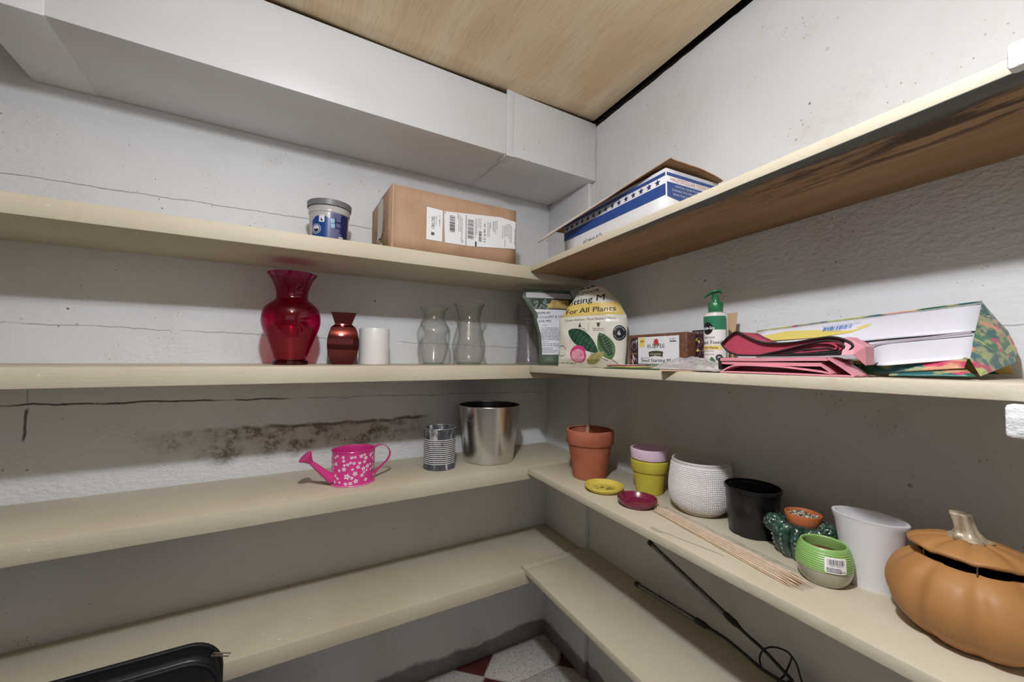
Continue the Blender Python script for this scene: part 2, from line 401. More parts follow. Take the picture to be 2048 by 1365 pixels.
mB = wall_mat('painted_wall_right', 1, [(.05, 0, .0016, -1.6, -.05, .3), (-.47, 0, .0016, -1.6, -.05, .25)], [], False, top=(.7655, .0318), rough_z=[(.12, .42, -1.6, -.55)])
mP = flat('#97989a', .8, var=.2, vscale=6, bump=.2, bscale=40)
W = []
def struct(m, name, mat, **k): o = m.build(name, mat, **k); o['kind'] = 'structure'; return o
struct(MB().box((-2.5, 0, -.02), (.15, .08, ZC+.93)), 'wall_left', mA)
o = struct(MB().box((0, -2.4, -.02), (.08, .06, ZC+.93)), 'wall_right', mB); o.rotation_euler = (0, 0, AN)
struct(MB().box((-2.5, -2.4, -.02), (.15, -2.3, ZC+.93)), 'wall_rear', mP)
struct(MB().box((-2.56, -2.4, -.02), (-2.46, .08, ZC+.93)), 'wall_end', mP)
# narrow boxed-out panel of the right-hand wall beside the corner
o = struct(MB().box((-.0151, -.2498, 0), (-.0002, -.0005, ZC+.5878), .002), 'wall_chase', wall_mat('painted_chase', 1, [(.02, 0, .0012, -.3, 0, .25)], floorstain=True)); o.rotation_euler = (0, 0, AN)
# floor: grout bed with terrazzo and red tiles
gro = flat('#b5aca2', .8, var=.3, vscale=40, bump=.3)
fl = struct(MB().box((-2.5, -2.35, -.05), (.06, .02, -.003)), 'floor', gro)
def terrazzo():
    t = NT('terrazzo'); o = t.obj(); v = t.voro(o, 260, 'Color'); sp = t.n('ShaderNodeSeparateXYZ'); t.set(sp.inputs[0], v)
    c = t.cramp(sp.outputs[0], [(0, '#a9a29a'), (.12, '#c9c3bc'), (.7, '#d4cec6'), (.93, '#b4aca2'), (1, '#8e867e')], 'CONSTANT')
    return t.pbr(t.mix(t.m_('MULTIPLY', t.ramp(t.noise(o, 8, 4), .5, .75), .3), c, lin('#a89d90')), .35, 0, None, .5)
mT = terrazzo(); mR = flat('#5a241f', .4, var=.25, vscale=25, bump=.1)
def clip(poly):
    def cut(p, f):
        r = []
        for a, b in zip(p, p[1:]+p[:1]):
            fa, fb = f(a), f(b)
            if fa >= 0: r.append(a)
            if fa*fb < 0: k = fa/(fa-fb); r.append((a[0]+(b[0]-a[0])*k, a[1]+(b[1]-a[1])*k))
        return r
    p = cut(poly, lambda q: -.004-q[1])
    return cut(p, lambda q: -.006-(q[0]*cos(AN)+q[1]*sin(AN))) if p else p
G = .003
for i in range(-4, 1):
    cx = .01+.315*i
    for j in range(0, 8):
        yc = -.006-.152*j; h = .074-G
        p = clip([(cx+h, yc), (cx, yc+h), (cx-h, yc), (cx, yc-h)])
        if len(p) > 2: MB().prism(p, -.003, 0, .0008).build('tile', mT if (i == 0 and j == 0) else mR, fl)
        yb = yc-.076
        p = clip([(cx+G, yb), (cx+.074+G, yb+.073), (cx+.241-G, yb+.073), (cx+.315-G, yb), (cx+.241-G, yb-.073), (cx+.074+G, yb-.073)])
        if len(p) > 2: MB().prism(p, -.003, .0003, .0008).build('tile', mT, fl)
# ceiling: dark slab, plywood sheet hung below it
cl = struct(MB().box((-2.5, -2.35, ZC+.93), (.12, .06, ZC+.98)), 'ceiling', flat('#1a1512', .9, var=.3))
def ply():
    t = NT('plywood'); o = t.obj(); s = t.mapp(o, (1.2, .5, 1), (0, 0, -.5)); n = t.noise(s, 3.2, 5, .6)
    wv = t.n('ShaderNodeTexWave', wave_type='BANDS', bands_direction='X'); t.set(wv.inputs[0], s); wv.inputs['Scale'].default_value = .8; wv.inputs['Distortion'].default_value = 14; wv.inputs['Detail'].default_value = 3; wv.inputs['Detail Scale'].default_value = 1.4
    c = t.cramp(t.m_('ADD', t.m_('MULTIPLY', n, .75), t.m_('MULTIPLY', wv.outputs['Fac'], .25)), [(.25, '#e0c69c'), (.42, '#ead2aa'), (.55, '#f0deba'), (.72, '#e6ca9e')])
    fine = t.noise(t.mapp(o, (90, 5, 1), (0, 0, -.5)), 3, 3)
    c = t.mix(t.m_('MULTIPLY', t.ramp(fine, .45, .7), .22), c, lin('#b78f60'))
    c = t.mix(t.m_('MULTIPLY', t.ramp(t.noise(t.mapp(o, (3, 1, 1)), 14, 2), .74, .8), .6), c, lin('#8a6238'))
    return t.pbr(c, .6, 0, t.bump(fine, .05, .001), .3)
def plyz(x, y):
    k = min(max(-x/.65, 0), 1); k = k*k*(3-2*k); return ZC+.7895-.0175*k+.004*min(max((-x-.67)/.3, 0), 1)
m = MB(); nx, ny = 40, 30; xs = [-2.4+2.4*i/(nx-1) for i in range(nx)]; ys = [-.255-1.995*j/(ny-1) for j in range(ny)]
def px_(i, j): e = (-.012-.0045*max(0, (-ys[j]-.27))*6+sin(AN)*(-ys[j])*0) ; xr = ys[j]*(-sin(AN))*1.0+e; return -2.4+(xr+2.4)*i/(nx-1)
V = [(px_(i, j), ys[j], plyz(px_(i, j), ys[j])) for j in range(ny) for i in range(nx)]
F = [(j*nx+i, j*nx+i+1, (j+1)*nx+i+1, (j+1)*nx+i) for j in range(ny-1) for i in range(nx-1)]
m.add(V, F); o = m.build('plywood_panel', ply(), cl); md = o.modifiers.new('t', 'SOLIDIFY'); md.thickness = .012; md.offset = -1

# white boxed duct along the left wall
mD = wall_mat('painted_duct', 0, floorstain=False)
def duct_mat():
    t = NT('duct_paint'); o = t.obj(); c = t.mix(t.ramp(t.noise(o, 2.5, 3), .35, .7), lin('#e1e2e4'), lin('#dad9d9'))
    v = t.voro(o, 26); g = t.ramp(t.noise(o, 4, 2), .6, .68); c = t.mix(t.m_('MULTIPLY', t.m_('MULTIPLY', t.ramp(v, .07, .03), g), .7), c, lin('#6a6560'))
    return t.pbr(c, .42, 0, t.bump(t.noise(o, 45, 3), .06, .003), .4)
mD = duct_mat()
du = thing('air_duct', 'white painted boxed duct running under the plywood ceiling', 'duct', (-.35, -.13, ZC+.5882))
L = Matrix.Translation((.35, .13, -ZC-.5882))
def dbox(name, lo, hi, bev=.0015, mat=None): return MB().box(lo, hi, bev).xf(L).build(name, mat or mD, du)
z0, z1 = ZC+.5882, ZC
dbox('duct_section', (-1.302, -.2685, z0), (-.351, -.002, ZC+.7685))
dbox('duct_section', (-.352, -.2704, z0-.0008), (-.0165, -.002, ZC+.7815))
dbox('end_section', (-1.405, -.2692, z0-.0016), (-1.300, -.002, ZC+.7685))
m = MB().box((-.3625, -.2738, z0-.004), (-.3375, -.268, ZC+.782), .0012).box((-.3625, -.274, z0-.0045), (-.3375, -.225, z0+.003), .0012)
m.xf(L).build('seam_band', mD, du)
MB().box((-.3525, -.23, z0-.0022), (-.3495, -.004, z0+.001)).xf(L).build('seam_strip', mD, du)

# ------------------------------------------------------------------ shelves
def shelf_mat(bare=False):
    t = NT('shelf_paint'); o = t.obj(); st = t.mapp(o, (1, 1, 6) if not bare else (1, 1, 1))
    c = t.mix(t.ramp(t.noise(o, 3, 4), .35, .7), lin('#cbc1ab'), lin('#c0b59d'))
    c = t.mix(t.m_('MULTIPLY', t.ramp(t.noise(o, 26, 4, .6), .6, .75), .3), c, lin('#b0a287'))
    v = t.voro(o, 30); c = t.mix(t.m_('MULTIPLY', t.m_('MULTIPLY', t.ramp(v, .09, .05), t.ramp(t.noise(o, 4.5, 2), .55, .66)), .8), c, lin('#eee7d6'))
    v = t.voro(t.mapp(o, loc=(3, 2, 1)), 22); c = t.mix(t.m_('MULTIPLY', t.m_('MULTIPLY', t.ramp(v, .07, .04), t.ramp(t.noise(o, 3.7, 2), .58, .68)), .7), c, lin('#6c5a44'))
    h = t.m_('ADD', t.noise(t.mapp(o, (.12, 1, 1)), 160, 3), t.m_('MULTIPLY', t.noise(o, 40, 4), .6))
    return t.pbr(c, .55, 0, t.bump(h, .16, .003), .4)
def bare_mat():
    t = NT('bare_pine'); o = t.obj(); s = t.mapp(o, (4, .55, 1)); n = t.noise(s, 5, 6, .6)
    g = t.noise(t.mapp(o, (60, 2.2, 1)), 4, 4)
    c = t.cramp(t.m_('ADD', t.m_('MULTIPLY', n, .65), t.m_('MULTIPLY', g, .35)), [(.3, '#7d6040'), (.48, '#94744e'), (.62, '#a5835a'), (.8, '#826443')])
    sp = t.n('ShaderNodeSeparateXYZ'); t.set(sp.inputs[0], o); y = t.m_('SUBTRACT', sp.outputs[1], .85); x = t.m_('SUBTRACT', sp.outputs[0], .125)
    dk = t.m_('MULTIPLY', t.ramp(t.noise(t.mapp(o, (5, .9, 1)), 9, 5, .65), .46, .6), t.m_('MULTIPLY', t.ramp(y, -.75, -1.05), t.ramp(x, -.1, -.17)))
    c = t.mix(t.m_('MULTIPLY', dk, .85), c, lin('#33231a'))
    knot = t.ramp(t.voro(t.mapp(o, (1, .5, 1)), 9), .09, .03); c = t.mix(t.m_('MULTIPLY', knot, .5), c, lin('#4d3018'))
    ed = t.m_('MULTIPLY', t.m_('MULTIPLY', t.ramp(t.m_('ADD', x, t.m_('MULTIPLY', t.m_('SUBTRACT', t.noise(o, 7, 3), .5), .05)), -.215, -.235), t.ramp(y, -.5, -.8)), .9); c = t.mix(ed, c, lin('#59605f'))
    ch = t.m_('MULTIPLY', t.ramp(x, -.03, -.012), t.m_('MULTIPLY', t.ramp(t.noise(o, 30, 3), .64, .67), t.ramp(t.m_('ABSOLUTE', t.m_('ADD', y, .53)), .12, .05))); c = t.mix(ch, c, lin('#e0dcd4'))
    return t.pbr(c, .65, 0, t.bump(g, .15, .001), .3)
mS = shelf_mat(); mW = bare_mat()
LABA = {1: 'cream plank shelf along left wall, lowest of four, bare behind the black case', 2: 'cream plank shelf along left wall holding the pink watering can',
        3: 'cream plank shelf along left wall holding the red and clear glass vases', 4: 'cream plank shelf along left wall, topmost, under the cardboard box'}
LABB = {1: 'thin cream board shelf along right wall, lowest, under the twin grow lamp', 2: 'thin cream board shelf along right wall holding the row of pots',
        3: 'thin cream board shelf along right wall holding the soil bags and bottle', 4: 'thin board shelf along right wall, topmost, bare brown wood underneath'}
for l in (1, 2, 3, 4):
    dA = .2598 if l == 1 else .2615
    s = thing('plank_shelf', LABA[l], 'shelf', (-1.2, -.13, zA(l, -1.2)+ZC), (0, -.0034, 0))
    n = 60; fr = [(-2.45+1.2+i*(2.45-.0335)/n, -dA+.13+.0009*noise.noise((i*.9, l*3.1, 0))) for i in range(n+1)]
    pts = [(-2.45+1.2, .129)]+fr+[(-.0185+1.2, .129)]
    MB().prism(pts, -.0379, 0, .0014).build('board', mS, s)
    dB = .2539 if l == 1 else .2514
    s = onB('board_shelf', LABB[l], 'shelf', l, -.125, -.85)
    y0 = -.2745; n = 60; fr = [(-dB+.125+.0008*noise.noise((i*.8, l*2.3, 5)), y0-.003-i*(1.62+y0)/n+.85) for i in range(n+1)]
    pts = [(.1245, -.2625+.85), (-.125-.0+.125-.0, -.2688+.85)]+fr+[(.1245, -1.62+.85)]
    m = MB().prism(pts, -.0172, 0, .0012)
    if l == 4:
        for i, f in enumerate(m.f):
            if all(m.v[k][2] < -.0150 for k in f): m.mi[i] = 1
    if l == 1: m.prism([(.108, -.243+.85), (-dB+.125, -.247+.85), (-dB+.125, -.279+.85), (.108, -.266+.85)], -.0098, 0, .0008)
    m.build('board', [mS, mW], s)
    if l in (2,):
        MB().box((-.215+.125, -.305+.85, -.036), (-.195+.125, -.285+.85, -.0168), .001).build('cleat', mS, s)
# rough white ledges sticking out beside the ends of the upper right-hand shelves
mK = wall_mat('painted_masonry', 1, floorstain=False, rough_z=[(-2, 2, -3, 3)])
for nm, a, b in (('wall_ledge', (-.27, -1.62, ZC+.281), (-.2535, -1.2227, ZC+.3075)), ('wall_ledge', (-.27, -1.62, ZC-.0705), (-.2535, -1.2155, ZC-.0385))):
    m = MB().box(a, b, .004); o = struct(m, nm, mK); o.rotation_euler = (0, 0, AN)
# ================================================================== things on the left-hand shelves
mC = None
BLK = flat('#17171a', .5); INK = flat('#23262a', .5); PAPER = flat('#e8e8ea', .55)
def facing(x, y): return math.atan2(-1.3-y, -.9359-x)      # compass direction from a spot towards the middle of the room
def facingB(x, y): return math.atan2(-1.348-y, -.8653-x)

# --- blue plastic tub with grey lid (top shelf)
x, y = -.812, -.12
t = onA('plastic_tub', 'blue and silver plastic tub with grey lid on top left shelf', 'tub', 4, x, y)
R = interp([(.0435, 0), (.0445, .004), (.0485, .090), (.0505, .094), (.0515, .106)])
prof = [(.040, 0), (.0435, .002), (.0445, .006), (.0485, .090), (.0503, .092), (.0507, .097), (.0500, .098), (.0515, .106)]
MB().lathe(shell(prof, .0015), 72).build('body', flat('#b9b6b8', .3, var=.08, spec=.6), t)
m = MB().lathe([(0, .1075), (.0525, .1075), (.0538, .1085), (.0545, .1215), (.0535, .1228), (.050, .1228), (.049, .1205), (0, .1205)], 80); m.build('lid', flat('#6d7075', .42), t)
wp = cylwarp(facing(x, y), R)
p = Print().poly([(-.046, .006), (-.03, .003), (.0005, .022), (.0005, .074), (-.010, .079), (-.022, .081), (-.034, .078), (-.046, .068)])
p.build('label', flat('#0f3f86', .3), t, wp, .0005, .004)
Print().rect(.0005, .003, .056, .0895).build('back_label', flat('#161f58', .3), t, wp, .0005, .004)
Print().poly([(-.03, .003), (.0005, .003), (.0005, .022)]).build('label_wave', flat('#d8dde8', .35), t, wp, .0006, .004)
p = Print().rrect(-.0245, .063, -.0115, .0805, .0018); p.build('sticker', PAPER, t, wp, .0012, .004)
p = Print().text('SALE', -.018, .0765, .0016, .008); p.para(-.0225, .0725, -.0145, 2, .0022, 4).ell(-.018, .0685, .0022).bars(-.022, .0648, -.014, .0672, 3, n=9); p.build('sticker_print', INK, t, wp, .0016, .004)
p = Print().ring(-.032, .046, .0125, .0012).ell(-.032, .046, .0090); p.build('emblem', flat('#cdd3da', .4), t, wp, .0008, .003)
p = Print().poly([(-.039, .046), (-.025, .046), (-.0265, .041), (-.032, .0375), (-.0375, .041)]); p.rect(-.041, .0255, -.024, .0268); p.build('emblem_shield', BLK, t, wp, .0011, .003)
p = Print().rrect(.003, .063, .0125, .0745, .001).rrect(.004, .0505, .0135, .0615, .001); p.build('pictogram', flat('#8cb8dc', .4), t, wp, .0008, .004)
p = Print().para(.004, .087, .033, 5, .0026, 11).para(.016, .074, .031, 3, .0024, 12).para(.0165, .062, .031, 4, .0024, 14).para(.004, .0445, .034, 15, .0026, 13); p.rect(.004, .0475, .026, .0487); p.build('small_print', flat('#8f97bd', .5), t, wp, .0007, .004)
Print().rect(.024, .007, .036, .031).build('barcode_panel', PAPER, t, wp, .0009, .004)
Print().bars(.0255, .0105, .0345, .029, 5, 'y', 14).build('barcode', BLK, t, wp, .0012, .004)

# --- shipping carton
t = onA('shipping_carton', 'brown cardboard shipping carton with white address labels on top left shelf', 'box', 4, -.494, -.125)
t.location.z += .0022
def kraft():
    k = NT('kraft'); o = k.obj(); c = k.mix(k.ramp(k.noise(o, 7, 5, .6), .35, .7), lin('#bb977a'), lin('#b08a6b'))
    fl_ = k.noise(k.mapp(o, (140, 1, 3)), 2, 2); c = k.mix(k.m_('MULTIPLY', k.ramp(fl_, .45, .7), .16), c, lin('#97755a'))
    c = k.mix(k.m_('MULTIPLY', k.ramp(k.noise(o, 180, 2), .6, .8), .25), c, lin('#cfae90'))
    return k.pbr(c, .7, 0, k.bump(fl_, .12, .001), .2)
mC = kraft(); mCe = flat('#a5774e', .8, var=.2)
bx0, bx1, by0, by1, H = -.182, .1855, -.118, .121, .1635
m = MB()
def sheet(c, nx_=2, ny_=2, th=.0035, wob=0):
    """thin board from four corners (counter-clockwise), slightly bowed"""
    a, b, d, e = [Vector(q) for q in c]; nrm = (b-a).cross(e-a).normalized()
    def fn(u, v): q = a.lerp(b, u).lerp(e.lerp(d, u), v); return q+nrm*(wob*sin(PI*u)*sin(PI*v))
    g = MB().grid(fn, nx_, ny_); return g
sheet([(bx0, by0, 0), (bx1, by0, 0), (bx1, by0, H+.0005), (bx0, by0, H)], 12, 6, wob=.002).build('front_panel', mC, t, solid=.0035)
sheet([(bx1, by0, 0), (bx1, by1, 0), (bx1, by1, H), (bx1, by0, H)]).build('side_panel', mC, t, solid=.0035)
sheet([(bx1, by1, 0), (bx0, by1, 0), (bx0, by1, H-.002), (bx1, by1, H)]).build('rear_panel', mC, t, solid=.0035)
sheet([(bx0, by0, H), (bx1, by0, H), (bx1, by1, H), (bx0, by1, H-.002)], 6, 6, wob=-.003).build('top_panel', mC, t, solid=.003)
sheet([(bx0, by1, .001), (bx1, by1, .001), (bx1, by0, .001), (bx0, by0, .001)]).build('bottom_panel', mC, t, solid=.0035)
sheet([(bx0-.001, .004, 0), (bx0-.001, by0+.001, 0), (bx0-.001, by0+.001, H+.003), (bx0-.004, .004, H-.001)], 4, 4, wob=.002).build('end_flap', mC, t, solid=.0035)
sheet([(bx0-.001, by1, 0), (bx0-.001, .006, 0), (bx0-.004, .006, H-.004), (bx0-.001, by1, H-.002)], 4, 4, wob=.002).build('end_flap', mC, t, solid=.0035)
ew = planewarp((bx0-.0045, 0, 0), (0, -1, 0), (0, 0, 1))
tape = flat('#c9c0b0', .3, var=.1, spec=.6)
Print().poly([(-.03, .036), (-.012, .052), (.012, .050), (.032, .062), (.034, H-.012), (.012, H-.002), (-.03, H-.010)]).build('tape', tape, t, ew, .0012)
Print().poly([(-.03, 0), (.034, 0), (.034, .030), (.012, .036), (-.006, .024), (-.03, .026)]).build('tape', tape, t, ew, .0012)
g = Print()
for ox in (-.056, .042):
    g = Print().line([(ox-.010, .052), (ox+.004, .060), (ox+.008, .078), (ox-.004, .084), (ox-.010, .066), (ox-.006, .046), (ox+.010, .050)], .0018).line([(ox+.008, .092), (ox+.010, .066), (ox+.016, .058)], .0016)
    g.build('pen_mark', INK, t, ew, .0016)['kind'] = 'stuff'
fw = planewarp((.494-.494, by0-.0022, 0), (1, 0, 0), (0, 0, 1))
def fx(X): return X+.494
def fz(Z): return Z-.2701
sh = (-.006)
Print().poly([(fx(-.5877), fz(.3045)), (fx(-.5432), fz(.3042)), (fx(-.5423), fz(.3905)), (fx(-.5877), fz(.3925))]).build('small_label', PAPER, t, fw, .0018)
g = Print().text('SSC-14L7', fx(-.5735), fz(.352), .0075, .033, rot=-PI/2).text('LOT 1 QTY 6', fx(-.566), fz(.356), .0026, .03, rot=-PI/2).text('CARTON NO 3', fx(-.5605), fz(.36), .0018, .024, rot=-PI/2).text('21 3805 K', fx(-.5525), fz(.36), .0034, .03, rot=-PI/2)
g.rect(fx(-.5745), fz(.318), fx(-.5655), fz(.3265)); g.build('label_print', flat('#55565c', .5), t, fw, .0022)
Print().poly([(fx(-.5345), fz(.3035)), (fx(-.458), fz(.3045)), (fx(-.3113), fz(.3171)), (fx(-.3108), fz(.3995)), (fx(-.363), fz(.4045)), (fx(-.539), fz(.3895))]).build('address_label', PAPER, t, fw, .0018)
g = Print().bars(fx(-.522), fz(.335), fx(-.5065), fz(.383), 21, 'y', 20).bars(fx(-.468), fz(.325), fx(-.4495), fz(.381), 22, 'y', 26).bars(fx(-.433), fz(.322), fx(-.424), fz(.353), 23, 'y', 16)
g.rect(fx(-.4735), fz(.305), fx(-.4718), fz(.391)); g.rect(fx(-.4445), fz(.306), fx(-.4395), fz(.320)); g.rect(fx(-.537), fz(.3845), fx(-.534), fz(.3875))
g.text('9-21', fx(-.4175), fz(.335), .007, .024, rot=-PI/2).text('NY 108', fx(-.4175), fz(.363), .006, .026, rot=-PI/2).text('SHIP WITH CARE', fx(-.315), fz(.354), .0032, .05, rot=-PI/2, bold=.02)
g.build('label_print', flat('#3a3540', .5), t, fw, .0022)
g = Print(); rr_ = random.Random(5)
for X, a, b in ((-.499, .375, .39), (-.4955, .34, .386), (-.4905, .34, .385), (-.486, .325, .38), (-.445, .33, .385), (-.4405, .34, .385), (-.434, .36, .388), (-.4285, .358, .388), (-.405, .34, .385), (-.400, .34, .38), (-.3965, .365, .385), (-.388, .36, .388), (-.3845, .355, .388), (-.380, .352, .392), (-.375, .366, .392), (-.3565, .34, .38), (-.351, .345, .38), (-.346, .35, .385), (-.341, .35, .388), (-.336, .345, .388), (-.331, .335, .39), (-.326, .335, .385), (-.348, .318, .34), (-.488, .312, .325), (-.484, .309, .32)):
    z_ = b
    while z_ > a:
        l_ = rr_.uniform(.0015, .006); g.rect(fx(X), fz(max(z_-l_, a)), fx(X+.0018), fz(z_)); z_ -= l_+.0012
g.build('small_print', flat('#7d7882', .5), t, fw, .0022)
MB().box((bx0-.0035, by0-.0028, 0), (bx0+.0025, by0+.003, H+.004), .0015).build('corner_fold', mC, t)

# --- big red glass vase
mRed = glassy('red_glass', (.84, .085, .48, 1), (.62, .02, .26, 1), 1.5)
x, y = -.8924, -.12
t = onA('glass_vase', 'large cranberry red glass vase with flared neck on third left shelf', 'vase', 3, x, y)
H = .2295
pr = smooth_prof([(.0385, 0), (.0405, .003), (.0405, .009), (.0365, .0135), (.0385, .020), (.053, .060), (.0655, .097), (.0672, .118), (.061, .142), (.046, .157), (.0375, .165), (.0358, .176), (.0395, .196), (.048, .216), (.0578, H)], 6)
MB().lathe(shell(pr, .0032, .006), 96).build('body', mRed, t)
MB().lathe([(0, .0008), (.0395, .0008), (.0412, .003), (.0408, .0085), (.037, .0125), (0, .0105)], 80).build('foot', glassy('red_foot', (.5, .02, .16, 1), (.2, .004, .05, 1), 1.5), t)
# --- small bronze mirror vase, square in plan
x, y = -.7667, -.1
t = onA('bronze_vase', 'small square mirrored copper brown vase beside the white cylinder', 'vase', 3, x, y, -.12)
def prism_vase(prof, inner):
    V = []; F = []; rows = []
    for r, z in prof:
        c = .0012; k = r-c; row = []
        for a in range(4):
            for b in range(4):
                th = a*PI/2+b/3*PI/2; cx = (k if a in (0, 3) else -k); cz = (k if a in (0, 1) else -k)
                row.append(len(V)); V.append((cx+c*cos(th), cz+c*sin(th), z))
        rows.append(row)
    for a, b in zip(rows, rows[1:]):
        n = len(a)
        for i in range(n): j = (i+1) % n; F.append((a[i], a[j], b[j], b[i]))
    F.append(tuple(rows[0][::-1])); F.append(tuple(rows[-1])); return MB().add(V, F)
pr = [(.0258, 0), (.0265, .003)]+[(.0266+.0128*math.sin(PI*min(max(k/16, 0), 1))**.8*1.0, .003+k*.104/16) for k in range(1, 16)]+[(.0215, .1075), (.0212, .109), (.0255, .122), (.0318, .1395), (.0298, .1395), (.0235, .124), (.0195, .11), (.0195, .04), (.019, .03)]
brz = NT('bronze_mirror'); bo = brz.obj()
mBz = brz.pbr(brz.mix(brz.noise(bo, 3, 2), lin('#5a2026'), lin('#7a3a34')), .07, .9, None, .6)
prism_vase(pr, 0).build('body', mBz, t, smooth=22)
Z = onA('ceramic_cylinder', 'plain white ceramic cylinder pot beside the copper brown vase', 'pot', 3, -.683, -.1)
MB().lathe(shell([(.039, 0), (.0408, .0015), (.0412, .004), (.0412, .098), (.0404, .1005)], .004), 80).build('body', flat('#e2dedb', .35, spec=.5, coat=.2), Z)

# --- clear vases
mGl = glassy('clear_glass', (.99, .992, .985, 1), (.36, .40, .34, 1), 1.52, refr=.07, epow=3.0)
mGg = glassy('glass_foot', (.86, .90, .84, 1), (.6, .66, .57, 1), 1.5)
def clear_vase(label, x, pts, h, y=-.1, foot=.030):
    t = onA('glass_vase', label, 'vase', 3, x, y, group=None)
    pr = smooth_prof(pts, 6); MB().lathe(shell(pr, .0026, .007), 80).build('body', mGl, t)
    r = pts[-1][0]; MB().tube([((r-.0006)*cos(a), (r-.0006)*sin(a), h) for a in [2*PI*i/64 for i in range(64)]], .0019, 8, True).build('rim', mGl, t)
    MB().lathe([(0, .0006), (foot, .0006), (foot+.0015, .003), (foot-.001, .0062), (0, .0055)], 64).build('foot', mGg, t)
    return t
clear_vase('shorter clear glass vase with bulging belly, left of the pear-shaped one', -.508, [(.0305, 0), (.032, .003), (.037, .018), (.046, .055), (.0503, .084), (.0485, .106), (.038, .126), (.0325, .142), (.034, .155), (.0425, .1715)], .1715, foot=.029)
clear_vase('taller clear glass vase, pear-shaped, right of the bulging one', -.3907, [(.037, 0), (.040, .003), (.048, .020), (.0530, .047), (.0515, .072), (.0425, .108), (.0362, .135), (.0365, .150), (.041, .170), (.0488, .1905)], .1905, foot=.037)
t = onA('ribbed_vase', 'tall straight clear glass vase with wavy ribs, half behind the green pouch', 'vase', 3, -.147, -.07)
rb = lambda th, r, z: r+.0011*sin(z*430+1.5*sin(th*2+z*40)) if .008 < z < .196 else r
pr = [(.044, 0), (.0455, .002), (.0455, .007)]+[(.0445-.0045*sin(PI*k/84)**1.0-.002*k/84, .009+k*.0023) for k in range(84)]+[(.0415, .206), (.041, .2146)]
MB().lathe(shell(pr, .003, .008), 72, rb).build('body', glassy('smoky_glass', (.96, .95, .955, 1), (.55, .53, .55, 1), 1.5, refr=.06, epow=3), t)

# --- pink watering can with white flowers
x, y = -.742, -.1706
t = onA('watering_can', 'small pink metal watering can printed with white flowers', 'watering can', 2, x, y, .17)
mPk = flat('#d8238a', .32, var=.06, spec=.6, coat=.3)
AX, AY, H = .0535, .047, .0842
def oval(prof, n=80): return MB().lathe([(r, z) for r, z in prof], n, sy=AY/AX)
oval(shell([(AX-.002, 0), (AX, .001), (AX, .004), (AX-.0008, .0055), (AX-.0008, H-.003), (AX, H-.002), (AX, H)], .0012, .002)).build('body', mPk, t)
wt_ = mPk
m = MB().tube([((AX)*cos(a), AY*sin(a), H) for a in [2*PI*i/72 for i in range(72)]], .0013, 8, True); m.build('rim', mPk, t)
m = MB().tube([((AX+.0004)*cos(a), (AY+.0004)*sin(a), .0016) for a in [2*PI*i/72 for i in range(72)]], .0015, 8, True); m.build('base_bead', flat('#e76bb4', .25, spec=.7), t)
sd = [(-.0515, 0, .014), (-.076, 0, .038), (-.1035, 0, .0655)]
m = MB().tube(sd, [.0115, .0088, .0052], 20); m.build('spout', mPk, t)
d = Vector((-.62, 0, .70)).normalized(); a = Vector((-.1015, 0, .0640)); M = Matrix.Translation(a) @ d.to_track_quat('Z', 'Y').to_matrix().to_4x4()
m = MB().lathe([(.0050, 0), (.0058, .002), (.0125, .0145), (.0172, .0205), (.0176, .022), (.0165, .0225), (.012, .0228), (0, .0235)], 40); m.xf(M).build('rose', mPk, t)
hp = smooth_prof([(.0515, 0, .079), (.064, 0, .0855), (.0795, 0, .0845), (.0945, 0, .072), (.098, 0, .057), (.0905, 0, .042), (.073, 0, .028), (.0575, 0, .0125), (.0528, 0, .009)], 6)
m = MB(); Vv = []; Ff = []
for i, q in enumerate(hp):
    q = Vector(q); dd = (Vector(hp[min(i+1, len(hp)-1)])-Vector(hp[max(i-1, 0)])).normalized(); nn = Vector((-dd.z, 0, dd.x))
    for sx_, sy_ in ((1, -1), (1, 1), (-1, 1), (-1, -1)): Vv.append(q+nn*.0009*sx_+Vector((0, .0042*sy_, 0)))
for i in range(len(hp)-1):
    for k in range(4): Ff.append((4*i+k, 4*i+(k+1) % 4, 4*i+4+(k+1) % 4, 4*i+4+k))
m.add(Vv, Ff).build('handle', mPk, t, smooth=60, recalc=True)
def ovw(u, v, off):
    th = facing(x, y)-.17+u/.050; return ((AX-.0008+off)*cos(th), (AY-.0008+off)*sin(th), v)
fl_ = random.Random(12); g = Print(); dots = Print(); placed = []
spots = [(-.012, .026, .0075), (.006, .032, .006), (-.015, .008, .0050), (.008, .0135, .0058), (.032, .0135, .0048), (-.036, .021, .0042), (.022, .026, .0048), (-.045, .012, .0045)]
k = 0
while len(spots) < 62 and k < 6000:
    k += 1; u, v, r = fl_.uniform(-.078, .078), fl_.uniform(.032, .077), fl_.choice((.0036, .0042, .005, .0056))
    if fl_.random() < .25: v = fl_.uniform(.008, .077)
    if all(math.hypot(u-a_, v-b_) > (r+c_)*.93 for a_, b_, c_ in spots): spots.append((u, v, r))
for u, v, r in spots:
    ph = fl_.uniform(0, 2)
    for q in range(5): a_ = ph+2*PI*q/5; g.ell(u+r*.58*cos(a_), v+r*.58*sin(a_), r*.44, r*.27, 10, a_)
    dots.ell(u, v, r*.14, n=8)
g.build('flower_print', flat('#f0e6ec', .4), t, ovw, .0004, .004)
dots.build('flower_centres', flat('#463040', .5), t, ovw, .0006)

